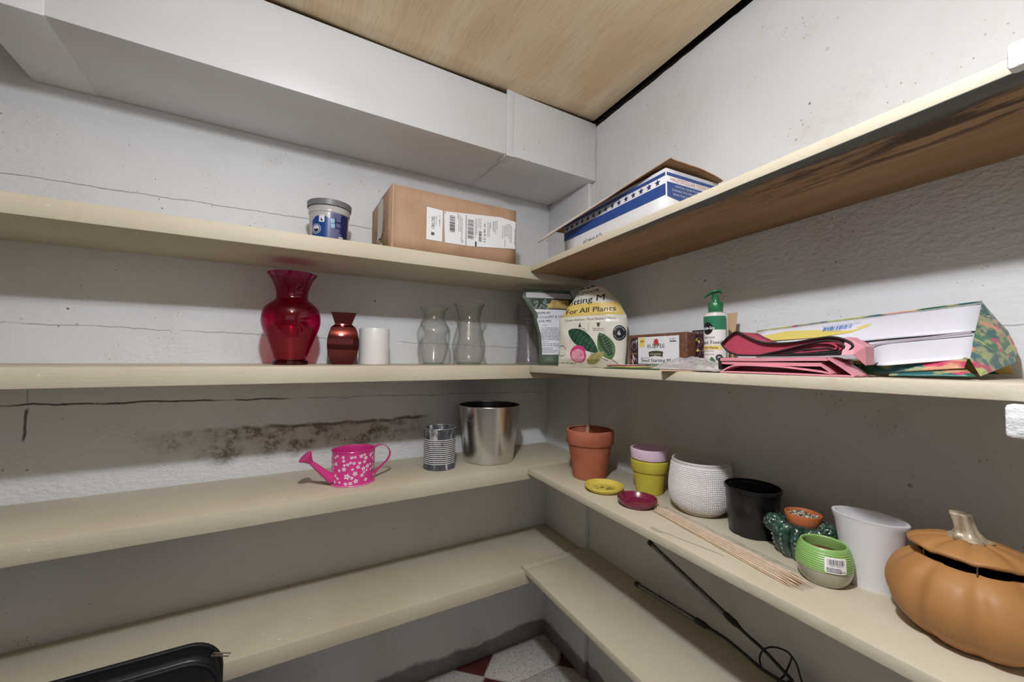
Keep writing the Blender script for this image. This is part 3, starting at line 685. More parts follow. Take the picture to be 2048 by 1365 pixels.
# --- distressed tin can
t = onA('tin_can', 'old grey tin can with worn white bands and ribs beside the steel bucket', 'can', 2, -.4978, -.1427)
tc = NT('worn_tin'); o = tc.obj(); sp = tc.n('ShaderNodeSeparateXYZ'); tc.set(sp.inputs[0], o); z = sp.outputs[2]
st = tc.m_('SINE', tc.m_('MULTIPLY', z, 2*PI/.0056)); ins = tc.m_('MULTIPLY', tc.ramp(z, .016, .018), tc.ramp(z, .088, .086))
wn = tc.noise(tc.mapp(o, (1, 1, .5)), 60, 5, .7); stripe = tc.m_('MULTIPLY', tc.m_('MULTIPLY', tc.ramp(st, .25, .6), ins), tc.ramp(wn, .3, .42))
brush = tc.m_('MULTIPLY', tc.ramp(tc.noise(tc.mapp(o, (1, 1, .22)), 42, 5, .75), .52, .66), tc.m_('SUBTRACT', 1, tc.m_('MULTIPLY', ins, .75)))
mt = tc.mix(tc.m_('MAXIMUM', stripe, brush), tc.mix(tc.ramp(wn, .35, .65), lin('#3a3c44'), lin('#5c5f68')), lin('#c9c8c8'))
mTin = tc.pbr(mt, .7, 0, tc.bump(wn, .2, .002), .5)
rb = lambda th, r, z: r+(.0007*cos(2*PI*z/.0056) if .0165 < z < .0875 else 0)
pr = [(.043, 0), (.0462, .0005), (.0466, .003), (.0452, .0045), (.0452, .016)]+[(.0452, .016+.00093*i) for i in range(78)]+[(.0452, .0895), (.0452, .112), (.0459, .1135), (.0460, .1165)]
MB().lathe(shell(pr, .0012, .003), 64, rb).build('body', mTin, t)
m = MB().tube([(.0462*cos(a), .0462*sin(a), .1163) for a in [2*PI*i/60 for i in range(60)]], .0014, 8, True); m.build('rim', flat('#b6b4b0', .4, .6, var=.4, vscale=90), t)

# --- brushed steel bucket-shaped pot
t = onA('steel_planter', 'large tapered brushed steel planter in the corner of the second left shelf', 'planter', 2, -.3282, -.1311)
bs = NT('brushed_steel'); o = bs.obj(); gr_ = bs.noise(bs.mapp(o, (1, 1, 90)), 6, 3)
an = bs.n('ShaderNodeBsdfAnisotropic') if False else None
mSt = bs.pbr(bs.mix(gr_, lin('#d2d1cd'), lin('#e4e3df')), .26, 1.0, bs.bump(gr_, .03, .0006), .5)
pr = [(.0745, 0), (.0765, .0012), (.077, .004), (.0965, .166), (.0974, .1735)]
MB().lathe(shell(pr, .0016, .003), 96).build('body', mSt, t)
MB().lathe([(0, .0055), (.0738, .0055), (.0755, .02), (.0945, .168), (.0951, .1728), (.0944, .1728), (.0937, .168), (.0748, .02), (.073, .0062), (0, .0062)], 96).build('liner', flat('#1d1a20', .35, spec=.5), t)
MB().tube([(.0968*cos(a), .0968*sin(a), .1737) for a in [2*PI*i/96 for i in range(96)]], .0012, 8, True).build('rim', mSt, t)

# --- black soft case standing on the floor in front of the lowest shelf
t = thing('travel_case', 'black soft-sided case standing on the floor before the lowest left shelf', 'case', (-1.28, -.42, 0))
mN = flat('#0e0d11', .65, var=.25, vscale=12, bump=.35, bscale=220, spec=.3); mN2 = flat('#0d0c10', .5, bump=.2, bscale=300)
X0, X1, Y0, Y1, Zt = -.26, .277, -.13, .139, ZC-.574
bm = bmesh.new(); bmesh.ops.create_cube(bm, size=1)
for q in bm.verts: q.co = Vector(((X0+X1)/2+q.co.x*(X1-X0), (Y0+Y1)/2+q.co.y*(Y1-Y0), .01+(q.co.z+.5)*(Zt-.01)))
ve = [e for e in bm.edges if abs(e.verts[0].co.y-e.verts[1].co.y) > .1]
bmesh.ops.bevel(bm, geom=ve, offset=.052, segments=10, profile=.5, affect='EDGES')
bmesh.ops.bevel(bm, geom=[e for e in bm.edges if e.calc_face_angle(0) > 1.2], offset=.006, segments=3, profile=.5, affect='EDGES')
MB().bm(bm).build('body', mN, t)
def around(yy, ins=0, r=.052):
    pts = []
    for cx, cz, a0 in ((X1-r, Zt-r, 0), (X0+r, Zt-r, 1), (X0+r, .01+r, 2), (X1-r, .01+r, 3)):
        for k in range(9): a_ = (a0+k/8)*PI/2; pts.append((cx+(r-ins)*cos(a_), yy, cz+(r-ins)*sin(a_)))
    return pts
for yy in (Y1-.004, Y1-.045, Y1-.062, Y0+.004): MB().tube(around(yy, -.001), .0042, 8, True).build('piping', mN2, t)
MB().tube(around(Y1-.0535, -.0005), .003, 6, True).build('zip', flat('#2a2a2e', .35, .6), t)
chm = flat('#c9c4bc', .2, 1)
m = MB(); loop = [(0, 0, 0), (.030, 0, 0), (.030, .009, 0), (0, .009, 0)]
m.tube(loop, .0010, 8, True).box((.004, .001, -.0006), (.018, .008, .0006), .0004)
m.xf(Matrix.Translation((.265, .094, Zt-.006)) @ Matrix.Rotation(.12, 4, 'Y') @ Matrix.Rotation(-.35, 4, 'Z')).build('zip_pull', chm, t)
m = MB().tube([(0, 0, 0), (.012, 0, -.002), (.015, 0, -.02), (.003, 0, -.026), (-.002, 0, -.01)], .0011, 8, True); m.xf(Matrix.Translation((X1+.004, .09, Zt-.085)) @ Matrix.Rotation(.5, 4, 'Z')).build('strap_ring', flat('#8f8872', .3, .9), t)
# ================================================================== pots on the second right-hand shelf
def turned(name, label, cat, l, x, y, prof, mat, th=.004, n=80, part='body', group=None, fn=None, base=None):
    t = onB(name, label, cat, l, x, y, 0, group); MB().lathe(shell(prof, th, base), n, fn).build(part, mat, t); return t
def clay(col, d):
    k = NT('clay'); o = k.obj(); c = k.mix(k.ramp(k.noise(o, 18, 5, .6), .35, .7), lin(col), lin(d)); c = k.mix(k.m_('MULTIPLY', k.ramp(k.noise(k.mapp(o, (1, 1, 12)), 30, 3), .55, .75), .25), c, lin(d))
    return k.pbr(c, .75, 0, k.bump(k.noise(o, 260, 3), .1, .001), .25)
mTc = clay('#b5684a', '#a65a3e')
pr = [(.043, 0), (.0455, .0015), (.0463, .004), (.0592, .0905), (.0598, .0925), (.0635, .0935), (.0648, .0955), (.0665, .1275), (.0658, .1300), (.0635, .1306)]
t = turned('terracotta_pot', 'plain terracotta flower pot with thick rim holding a small wooden stick', 'pot', 2, -.1343, -.4201, pr, mTc, .0052)
s = onB('plant_marker', 'small flat wooden stick standing inside the terracotta pot', 'marker', 2, -.1343, -.4201, 0, dz=.0055)
Rm = Matrix.Translation((.012, .0525, .0)) @ Matrix.Rotation(.09, 4, 'Y') @ Matrix.Rotation(.12, 4, 'X')
MB().box((-.006, -.0008, .004), (.006, .0008, .137), .0006).xf(Rm).build('stick', flat('#d2b58a', .7, var=.2, vscale=60), s)

def saucer(label, x, y, r, h, mat, extra=None):
    rb_ = r*.78; pr = [(0, 0), (rb_-.002, 0), (rb_, .001), (r*.90, h*.42), (r*.905, h*.50), (r*.985, h*.62), (r, h*.8), (r*.985, h), (r*.93, h), (r*.87, h*.7), (rb_*.96, h*.34), (rb_*.55, h*.30), (rb_*.53, h*.26), (0, h*.26)]
    t = onB('saucer', label, 'saucer', 2, x, y); MB().lathe(pr, 80).build('dish', mat, t); return t
mYe = clay('#d8c43c', '#cdb62e'); mYp = clay('#c9bd28', '#b8aa1f')
ys = NT('yellow_saucer'); o = ys.obj(); sp = ys.n('ShaderNodeSeparateXYZ'); ys.set(sp.inputs[0], o)
rr_ = ys.m_('SQRT', ys.m_('ADD', ys.m_('POWER', sp.outputs[0], 2), ys.m_('POWER', sp.outputs[1], 2)))
dirt = ys.m_('MULTIPLY', ys.ramp(rr_, .030, .022), ys.ramp(ys.noise(o, 110, 4, .7), .5, .58))
mYs = ys.pbr(ys.mix(ys.m_('MULTIPLY', dirt, .85), ys.mix(ys.noise(o, 40, 3), lin('#dcc845'), lin('#d0ba35')), lin('#6a5320')), .6, 0, ys.bump(dirt, .3, .001), .35)
saucer('small yellow clay saucer with dark dirt in its middle', -.1742, -.5296, .0485, .0150, mYs)
saucer('small glossy maroon saucer in front of the stacked pots', -.172, -.6417, .0445, .0175, flat('#7d0f3e', .22, var=.1, spec=.6, coat=.6))
pr = [(.030, 0), (.0322, .0012), (.0328, .004), (.0400, .0530), (.0425, .0540), (.0435, .0560), (.0464, .0775), (.0458, .0800), (.0440, .0806)]
turned('flower_pot', 'yellow clay flower pot with a pink pot stacked inside it', 'pot', 2, -.0764, -.5858, pr, mYp, .0045)
t = onB('flower_pot', 'pale pink flower pot nested inside the yellow pot', 'pot', 2, -.0764, -.5858, 0, dz=.0268)
pr = [(.028, 0), (.0300, .001), (.0305, .003), (.0362, .0470), (.0375, .0480), (.0405, .0540), (.0440, .0560), (.0474, .0785), (.0466, .0808), (.0452, .0812)]
pr = [(.024, 0), (.026, .001), (.0268, .003), (.0345, .0470), (.0372, .0500), (.0398, .0565), (.0448, .0580), (.0474, .0792), (.0466, .0810), (.0450, .0814)]
MB().lathe(shell(pr, .0042), 80).build('body', flat('#dfc3d4', .55, var=.06, bump=.1, spec=.4), t)

# --- white pot covered in small square bumps
x, y = -.0692, -.7268
t = onB('textured_pot', 'rounded white ceramic pot covered in rows of small square bumps', 'pot', 2, x, y)
tab = smooth_prof([(.0490, .0090), (.0555, .0135), (.0622, .026), (.0652, .044), (.0650, .062), (.0625, .085), (.0590, .1085)], 12); rf = interp(tab)
nz, nt = 132, 480; V = []; F = []
for j in range(nz+1):
    z = .009+(.1085-.009)*j/nz
    for i in range(nt):
        th = 2*PI*i/nt; a_ = abs(sin(th*48)); b_ = abs(sin(PI*(z-.009)/.0037)); g = min(a_, b_)
        q = max(0, min(1, (g-.22)/.45)); fade = min(1, max(0, (z-.011)/.004))*min(1, max(0, (.1075-z)/.002)); r = rf(z)+.0019*q*fade-.0007
        V.append((r*cos(th), r*sin(th), z))
for j in range(nz):
    for i in range(nt): k = (i+1) % nt; F.append((j*nt+i, j*nt+k, (j+1)*nt+k, (j+1)*nt+i))
m = MB().add(V, F); mCr = flat('#e6e0de', .42, var=.03, spec=.45)
m.build('body', mCr, t, smooth=60)
m = MB().lathe([(.0590, .1085), (.0592, .1120), (.0578, .1140), (.0560, .1138), (.0548, .112), (.0558, .10), (.058, .08), (.059, .054), (.054, .035), (.044, .022), (0, .020)], 80); m.build('lining', flat('#cfc6c4', .5), t)
MB().lathe([(0, 0), (.040, 0), (.0425, .0008), (.0462, .0045), (.0488, .0095)], 80).build('foot', flat('#c7b9a4', .6, var=.1), t)

# --- black plastic nursery pot
x, y = -.0722, -.8461
t = onB('nursery_pot', 'black plastic nursery pot between the bumpy white pot and the cactus', 'pot', 2, x, y)
nb = lambda th, r, z: r*(1-.045*max(0, cos(th*6+.4))**4*max(0, 1-z/.0125)) if z < .0125 and r > .03 else r
pr = [(.0385, 0), (.0408, .0012), (.0410, .004), (.0414, .012), (.0422, .0135), (.0470, .0820), (.0478, .0828), (.0497, .0832), (.0501, .0850), (.0499, .0888), (.0488, .0896)]
MB().lathe(shell(pr, .0018, .003), 96, nb).build('body', flat('#141316', .32, var=.2, vscale=60, spec=.5, bump=.05, bscale=40), t)

# --- cactus-shaped ceramic planter with orange collar
x, y = -.083, -.9425
t = onB('cactus_planter', 'green ceramic cactus-shaped planter with orange collar full of pebbles', 'planter', 2, x, y)
ck = NT('cactus_glaze'); o = ck.obj(); n_ = ck.noise(o, 70, 5, .65)
mCa = ck.pbr(ck.cramp(n_, [(.3, '#0d1f1b'), (.5, '#1c3c33'), (.62, '#35594c'), (.78, '#8ea295')]), .2, 0, ck.bump(ck.noise(o, 110, 3), .2, .002), .6, .5)
NR = 13
cf = lambda th, r, z: r*(1+.085*(abs(cos(NR*th/2))**.7*2-1.2))
pr = smooth_prof([(.030, 0), (.0345, .002), (.0415, .016), (.0448, .032), (.0435, .046), (.037, .0565), (.026, .0585), (.0245, .055)], 6)
MB().lathe([(0, 0)]+pr+[(0, .053)], 208, cf).build('body', mCa, t, smooth=70)
def lobe(c, r, squash, nr=9, rot=0):
    m = MB(); n, mm = 108, 22; V = []; F = []
    for j in range(mm+1):
        a = -PI/2+PI*j/mm
        for i in range(n):
            th = 2*PI*i/n; k = r*(1+.10*(abs(cos(nr*th/2))**.7*2-1.2)*cos(a)); V.append((k*cos(a)*cos(th), k*cos(a)*sin(th), r*squash*sin(a)))
    for j in range(mm):
        for i in range(n): k = (i+1) % n; F.append((j*n+i, j*n+k, (j+1)*n+k, (j+1)*n+i))
    m.add(V, F); M = Matrix.Translation(c) @ Matrix.Rotation(rot, 4, 'Z') @ Matrix.Rotation(.9, 4, 'Y'); return m.xf(M)
lobe((-.026, .0345, .0480), .0150, 1.1, 9, 2.0).build('side_shoot', mCa, t, smooth=70)
lobe((-.004, -.0400, .0520), .0150, 1.1, 9, -1.7).build('side_shoot', mCa, t, smooth=70)
m = MB(); rq = interp([(.0345, .002), (.0415, .016), (.0448, .032), (.0435, .046), (.037, .0565)]); r_ = random.Random(3)
for i in range(NR):
    th = 2*PI*i/NR
    for z in (.009, .0165, .024, .032, .040, .048, .0545):
        k = rq(z)*(1+.085*.8); m.ball((k*cos(th), k*sin(th), z+r_.uniform(-.001, .001)), (.0018, .0018, .0021), 8, 5)
for i in range(60):
    a_, b_ = r_.uniform(0, 2*PI), r_.uniform(-.4, 1.3)
    for c_, q in (((-.026, .0345, .0480), .0150), ((-.004, -.0400, .0520), .0150)):
        if i < 45: m.ball((c_[0]+q*cos(a_)*cos(b_), c_[1]+q*sin(a_)*cos(b_), c_[2]+q*sin(b_)), .0015, 6, 4)
tag(m.build('spine_tufts', flat('#86a08c', .35, var=.35, vscale=200, coat=.4), t), kind='stuff')
MB().lathe([(.0215, .050), (.0236, .0535), (.0275, .0705), (.0272, .0725), (.0255, .0728), (.0245, .0705), (.0235, .064), (0, .064)], 72).build('collar', flat('#cc6a30', .4, var=.08, spec=.5), t)
m = MB(); cols = ['#8a7d6e', '#b9ac96', '#5d544c', '#a7a294', '#8c8f63', '#d8d2c4']
for i in range(95):
    a_, q = r_.uniform(0, 2*PI), math.sqrt(r_.random())*.0222; s_ = r_.uniform(.0017, .0031)
    m.ball((q*cos(a_), q*sin(a_), .0665+r_.uniform(0, .0028)), (s_*r_.uniform(.8, 1.4), s_, s_*.75), 8, 5, mi=r_.randrange(6))
tag(m.build('pebbles', [flat(c, .5, var=.2, vscale=150) for c in cols], t), kind='stuff')

# --- green and clear self-watering pot
x, y = -.1400, -1.0010
t = onB('green_pot', 'small lime green ribbed pot with clear base and a white price sticker', 'pot', 2, x, y)
gp = smooth_prof([(.0230, 0), (.0262, .0012), (.0318, .009), (.0350, .0185), (.0360, .027), (.0352, .038), (.0330, .048), (.0302, .0555)], 7)
lo = [p for p in gp if p[1] <= .0262]; hi = [p for p in gp if p[1] >= .0252]
MB().lathe([(0, 0)]+lo+[(lo[-1][0]-.002, lo[-1][1]), (lo[-1][0]-.008, .012), (0, .004)], 80).build('clear_base', flat('#a9a592', .18, var=.1, spec=.6, coat=.4), t)
gr = lambda th, r, z: r+.00035*sin(2*PI*z/.0031)
pr = []
for a, b in zip(hi, hi[1:]):
    for k in range(3): pr.append((a[0]+(b[0]-a[0])*k/3+.0005, a[1]+(b[1]-a[1])*k/3))
pr += [(.0306, .0555), (.0302, .0572), (.0288, .0578), (.0272, .0572), (.0268, .0550), (.0300, .046), (.0312, .038), (0, .038)]
mGr = flat('#86b45c', .35, var=.04, spec=.5)
MB().lathe([(.0350, .0252)]+pr, 96, lambda th, r, z: gr(th, r, z) if r > .0316 and z < .053 else r).build('cup', mGr, t, smooth=60)
MB().lathe([(0, .0418), (.0285, .0412), (.0308, .0400), (.031, .0382), (0, .0382)], 48, lambda th, r, z: r*(1-.02*sin(th*5))).build('soil', flat('#7a3f22', .9, var=.5, vscale=160, bump=.9, bscale=220), t)
gf = interp([(p[0]+.0008, p[1]) for p in hi]); gw = cylwarp(facingB(x, y), gf)
TH = facingB(x, y)
p = Print().rrect(.0005, .0275, .0280, .0490, .0025); p.xf(lambda a, b: (a, b-a*.02)); p.build('price_sticker', flat('#f1eef0', .5), t, gw, .0011, .004)
p = Print().bars(.0035, .0395, .0245, .0468, 31, 'x', 24).text('7 89451 02318 4', .014, .0375, .0013, .018).para(.003, .0345, .026, 4, .0017, 8).text('$7.99', .0225, .0295, .0022, .007)
p.xf(lambda a, b: (a, b-a*.02)); p.build('sticker_print', flat('#33303a', .5), t, gw, .0015, .004)

# --- tall white leaf-shaped planter
x, y = -.091, -1.0420
t = onB('oval_planter', 'tall white leaf-shaped planter with pointed lip beside the pumpkin', 'planter', 2, x, y+.0035, .11)
def lens(sx, sy, z, n=64, pw=.62):
    r = []
    for i in range(n):
        a = 2*PI*i/n; c = cos(a); s_ = sin(a); r.append((sy*math.copysign(abs(s_)**1.15, s_), sx*math.copysign(abs(c)**.93, c), z))
    return r
rows = []
for k in range(17):
    q = k/16; e = q**1.3; rows.append(lens(.0325+.0125*e+.002*max(0, q-.88)/.12, .0240+.0085*e, .1005*q))
rows += [lens(.0462, .0333, .1022), lens(.0445, .0316, .1028), lens(.0420, .0292, .1018)]
for k in range(12): q = 1-k/11*.94; e = q**1.3; rows.append(lens(.0295+.0125*e, .0210+.0085*e, .1*q))
V = [p for r in rows for p in r]; n = 64; F = [(j*n+i, j*n+(i+1) % n, (j+1)*n+(i+1) % n, (j+1)*n+i) for j in range(len(rows)-1) for i in range(n)]
F += [tuple(range(n))[::-1], tuple(range((len(rows)-1)*n, len(rows)*n))]
MB().add(V, F).build('body', flat('#e3dfe2', .32, var=.03, spec=.45, coat=.2), t, smooth=50)

# --- ceramic pumpkin with lid
x, y = -.1205, -1.1545
t = onB('pumpkin_jar', 'large orange ceramic pumpkin jar with its lid propped above the opening', 'pumpkin', 2, x, y)
pk = NT('pumpkin_glaze'); o = pk.obj(); c = pk.mix(pk.ramp(pk.noise(o, 6, 4), .35, .7), lin('#a8743a'), lin('#b47f42')); c = pk.mix(pk.m_('MULTIPLY', pk.ramp(pk.noise(o, 60, 4), .5, .7), .25), c, lin('#a26a30'))
mPu = pk.pbr(c, .52, 0, pk.bump(pk.noise(o, 240, 3), .16, .001), .4)
pf = lambda th, r, z: r*(1-.070*abs(cos(4.5*th+.2))**6)
pr = smooth_prof([(.040, 0), (.0505, .0015), (.0655, .0125), (.0770, .0270), (.0820, .0440), (.0800, .0600), (.0718, .0775), (.0590, .0885), (.0500, .0932), (.0478, .0925)], 7)
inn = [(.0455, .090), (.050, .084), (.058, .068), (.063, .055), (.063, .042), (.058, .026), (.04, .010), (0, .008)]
MB().lathe([(0, .0005)]+pr, 220, pf).build('body', mPu, t, smooth=70)
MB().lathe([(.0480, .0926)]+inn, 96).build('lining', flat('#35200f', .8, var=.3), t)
lf = lambda th, r, z: r*(1-.015*abs(cos(4.5*th+.2))**6*min(1, r/.03))
ldp = Matrix.Translation((0, 0, 0)) @ Matrix.Rotation(.0, 4, 'X')
pr = smooth_prof([(.0, .0995), (.030, .0985), (.048, .0985), (.0570, .1010), (.0592, .1040), (.0565, .1072), (.045, .1125), (.028, .1165), (.012, .1180), (0, .1180)], 6)
l = MB().lathe([(max(r, 0)*.965 if r > .0008 else 0, z+.003-(.0016*(1-r/.06))*abs(0)) for r, z in pr], 180, lf)
l.v = [(a+.001, b+.003, c-.0015-.06*a-.0022*abs(cos(4.5*math.atan2(b, a)+.2))**6*(c > .104)*min(1, math.hypot(a, b)/.02)) for a, b, c in l.v]; l = l.build('lid', mPu, t, smooth=70)
for a_ in (.3, 1.35, 2.4, 3.45, 4.5, 5.55): MB().tube([(.0498*cos(a_), .0498*sin(a_), .0915), (.0498*cos(a_), .0498*sin(a_), .1015-.003*cos(a_))], .0008, 8).build('lid_peg', flat('#8a8078', .3, .8), t)
sf = lambda th, r, z: r*(1+.10*cos(5*th))
st = smooth_prof([(.0200, .1190), (.0145, .1225), (.0108, .128), (.0096, .137), (.0098, .1440), (.0100, .1465), (.0085, .1485), (0, .1490)], 5)
m = MB().lathe([(.0, .1180)]+[(max(r, 0) if r > .0006 else 0, z) for r, z in st], 60, sf)
m.v = [(vx+.001-.06*max(0, vz-.12), vy+.004+.26*max(0, vz-.12), vz) for vx, vy, vz in m.v]
sg = NT('stem_gold'); o = sg.obj(); mSg = sg.pbr(sg.mix(sg.ramp(sg.noise(sg.mapp(o, (1, 1, .4)), 90, 4), .35, .65), lin('#7c6a4c'), lin('#bfae92')), .38, .12, sg.bump(sg.noise(sg.mapp(o, (1, 1, .3)), 120, 3), .5, .002), .6)
so = m.build('stem', mSg, t, smooth=70)

# --- pack of bamboo skewers in a clear sleeve
t = onB('skewer_pack', 'clear plastic sleeve of bamboo skewers lying along the shelf front', 'skewers', 2, -.180, -.843)
P0, P1 = Vector((.0205, .150, 0)), Vector((-.0135, -.151, 0)); dr = (P1-P0).normalized(); nr = Vector((-dr.y, dr.x, 0)); rs = random.Random(9)
mBm = [flat(c, .6, var=.15, vscale=80) for c in ('#e9cdb0', '#e2c2a0', '#efd8be')]
sk = None; cnt = 0; slots = []
for row, n_ in ((0, 14), (1, 13), (2, 11), (3, 8)):
    for i in range(n_): slots.append((row, (i-(n_-1)/2)/7.0))
rs.shuffle(slots)
for row, u in slots:
    a0 = u*.0105+rs.uniform(-.001, .001); a1 = u*.0180+rs.uniform(-.0015, .0015); z = .0017+row*.0026+rs.uniform(-.0003, .0003)
    s0, s1 = rs.uniform(-.004, .004), rs.uniform(-.010, .010)
    A = P0+nr*a0+dr*s0+Vector((0, 0, z+.0005)); B = P1+nr*a1+dr*s1+Vector((0, 0, z))
    m = MB().tube([A, A.lerp(B, .93), B], [.00125, .00125, .0002], 7)
    m.build('skewer', mBm[rs.randrange(3)], t, smooth=60)
m = MB()
def slv(u, v):
    c = P0.lerp(P1, v*.99-.02); wv = (.0145+.0075*v)*(1+.08*sin(v*23)); a_ = 2*PI*u; h = .0068*(1-.0*v)+.0006*sin(v*31+a_*3)
    if v < .05: h *= .25+v*15; 
    q = c+nr*(wv*cos(a_)*1.02); return (q.x, q.y, max(.0006, h+.0012+(h)*sin(a_)))
m.grid(slv, 40, 60, True); mFi = film('sleeve_film', .03, 1.6, 1.0, 42, rough=.12)
m.build('sleeve', mFi, t, smooth=60)
def flat_end(u, v):
    c = P0.lerp(P1, -.02-.05*v); wv = .0145+.004*v; q = c+nr*(wv*(2*u-1)); return (q.x, q.y, .0012+.0012*sin(u*9)*v+.002*(1-v))
MB().grid(flat_end, 14, 8).build('sleeve_end', mFi, t)
def flat_end2(u, v):
    c = P0.lerp(P1, .97+.07*v); wv = .0215; q = c+nr*(wv*(2*u-1)+.01*v); return (q.x, q.y, .0010+.0014*(1+sin(u*11+v*5))*v*.6+.0001)
MB().grid(flat_end2, 18, 8).build('sleeve_end', mFi, t)
# --- thin wire fastener in front of the skewers
t = onB('wire_hook', 'thin bent wire hook lying on the shelf edge before the skewers', 'wire', 2, -.226, -.80)
w_ = [(.014, -.085, .0009), (.008, -.05, .0012), (-.001, -.005, .0012), (-.006, .025, .0012), (-.011, .032, .002), (-.014, .028, .003), (-.0115, .040, .0032), (-.013, .052, .003), (-.0165, .049, .002), (-.0150, .036, .0012), (-.0105, .024, .001)]
MB().tube(smooth_prof(w_, 6), .00055, 6).build('wire', flat('#bdb8ae', .3, .2), t)

# ================================================================== lowest right-hand shelf: twin grow lamp
t = onB('grow_lamp', 'black clip-on grow lamp with two thin tubes on bent necks', 'lamp', 1, -.045, -.70)
zo = zB(1, -.70)
def lp(p): return (p[0]+.045, p[1]+.70, p[2]-zo)
mBk = flat('#100f12', .4, var=.15, spec=.5)
tb = NT('tube_strip'); o = tb.obj(); mTb = tb.pbr(tb.mix(tb.ramp(tb.noise(o, 260, 2), .5, .6), lin('#3a363c'), lin('#6d6870')), .15, .2, None, .6, .4)
for A, B in (((-.05, -.515, -.6035), (-.05, -.711, -.5915)), ((-.05, -.560, -.476), (-.05, -.7835, -.542))):
    A = Vector(lp(A)); B = Vector(lp(B)); d = (B-A).normalized()
    MB().tube([A-d*.002, A, A+d*.010, A+d*.012], [.0052, .0066, .0066, .006], 16).build('end_cap', mBk, t)
    MB().tube([A+d*.010, B-d*.008], .0055, 16).build('light_tube', mTb, t)
    q = MB().tube([A+d*.013, B-d*.014], .0022, 6); off = Vector((-.0042, 0, .0012)); q.v = [tuple(Vector(p)+off) for p in q.v]; q.build('diode_strip', flat('#a8a4ae', .3, var=.7, vscale=420, spec=.7), t)
    MB().tube([B-d*.010, B-d*.008, B+d*.012, B+d*.017, B+d*.024], [.0060, .0068, .0068, .0050, .0034], 16).build('socket', mBk, t)
g1 = [(-.05, -.728, -.5905), (-.046, -.770, -.592), (-.044, -.808, -.598), (-.042, -.845, -.606), (-.04, -.885, -.604), (-.038, -.905, -.596)]
g2 = [(-.05, -.8, -.547), (-.047, -.819, -.5555), (-.044, -.850, -.566), (-.041, -.880, -.581), (-.039, -.900, -.592)]
for g in (g1, g2): MB().tube(smooth_prof([lp(p) for p in g], 8), .0032, 10).build('gooseneck', mBk, t)
lpz = [(-.03, -.838, -.6165), (-.031, -.8335, -.597), (-.032, -.8415, -.5745), (-.033, -.861, -.5565), (-.034, -.8845, -.5482), (-.034, -.8967, -.5525), (-.03, -.903, -.566), (-.028, -.910, -.590), (-.028, -.925, -.607)]
MB().tube(smooth_prof([lp(p) for p in lpz], 8), .0017, 8).build('cable', mBk, t)
lpz = [(-.034, -.8955, -.5535), (-.033, -.8905, -.570), (-.032, -.880, -.598), (-.031, -.868, -.617)]
MB().tube(smooth_prof([lp(p) for p in lpz], 8), .0017, 8).build('cable', mBk, t)
m = MB().box((-.016, -.246, .0005), (.018, -.196, .010), .003).box((-.014, -.240, .024), (.016, -.190, .034), .003).box((-.010, -.225, .008), (.012, -.215, .026), .002)
m.build('clip', mBk, t)
# ================================================================== third right-hand shelf
# --- potting mix bag
DIR = Vector((.537, -.844)); ang = math.atan2(DIR.y, DIR.x)
t = onB('potting_mix_bag', 'half-folded cream bag of indoor potting mix with yellow band and leaf picture', 'bag', 3, -.108, -.386, ang)
t.scale = (1, 1, 1.075)
L_ = interp([(-.102, 0), (-.0985, .05), (-.0975, .110), (-.1000, .1335), (-.0880, .1440), (-.0680, .1700), (-.0385, .2070), (-.0300, .2180)])
R_ = interp([(.1015, 0), (.1050, .05), (.1085, .120), (.1055, .137), (.0830, .177), (.0620, .199), (.0440, .217), (.0300, .2225)])
TOP = .2225
def bagp(u, v, off=0):
    a, b = L_(v), R_(v); q = min(max((u-a)/(b-a), 0), 1); e = max(0, 1-(2*q-1)**2)**.5
    th = (.033 if v < .12 else .033-.020*min(1, (v-.12)/.1))*min(1, .45+v/.04); lean = .07*max(0, v-.13)
    wr = .0016*noise.noise((u*38, v*26, 1.7))+.0035*noise.noise((u*14+v*10, v*17, 4.2))*(1-e*.55)+.004*math.exp(-((u+.082)/.02)**2)*sin(v*75+1)*(1 if .03 < v < .15 else .2)
    crease = -.004*math.exp(-((v-.138-.06*max(0, -u-.06))/.006)**2)
    return Vector((u, -(th*e)+lean-.0-wr+crease*-1*0-crease*.8-off, v))
nu, nv = 90, 90; V = []; F = []
for j in range(nv+1):
    v = TOP*j/nv; a, b = L_(v), R_(v)
    for i in range(nu+1): V.append(bagp(a+(b-a)*i/nu, v))
F = [(j*(nu+1)+i, j*(nu+1)+i+1, (j+1)*(nu+1)+i+1, (j+1)*(nu+1)+i) for j in range(nv) for i in range(nu)]
N0 = len(V)
for j in range(nv+1):            # back of the bag
    v = TOP*j/nv; a, b = L_(v), R_(v)
    for i in range(nu+1):
        u = a+(b-a)*i/nu; f = bagp(u, v); q = i/nu; e = max(0, 1-(2*q-1)**2)**.5; V.append((u, .022*e*min(1, .4+v/.05)*(1-.5*v/TOP)+.07*max(0, v-.13), v))
F += [(N0+j*(nu+1)+i, N0+(j+1)*(nu+1)+i, N0+(j+1)*(nu+1)+i+1, N0+j*(nu+1)+i+1) for j in range(nv) for i in range(nu)]
F += [(nv*(nu+1)+i, nv*(nu+1)+i+1, N0+nv*(nu+1)+i+1, N0+nv*(nu+1)+i) for i in range(nu)]+[(i+1, i, N0+i, N0+i+1) for i in range(nu)]
mBg = flat('#e6e0d2', .28, var=.03, bump=.12, bscale=35, spec=.55)
MB().add(V, F).build('sack', mBg, t, smooth=50)
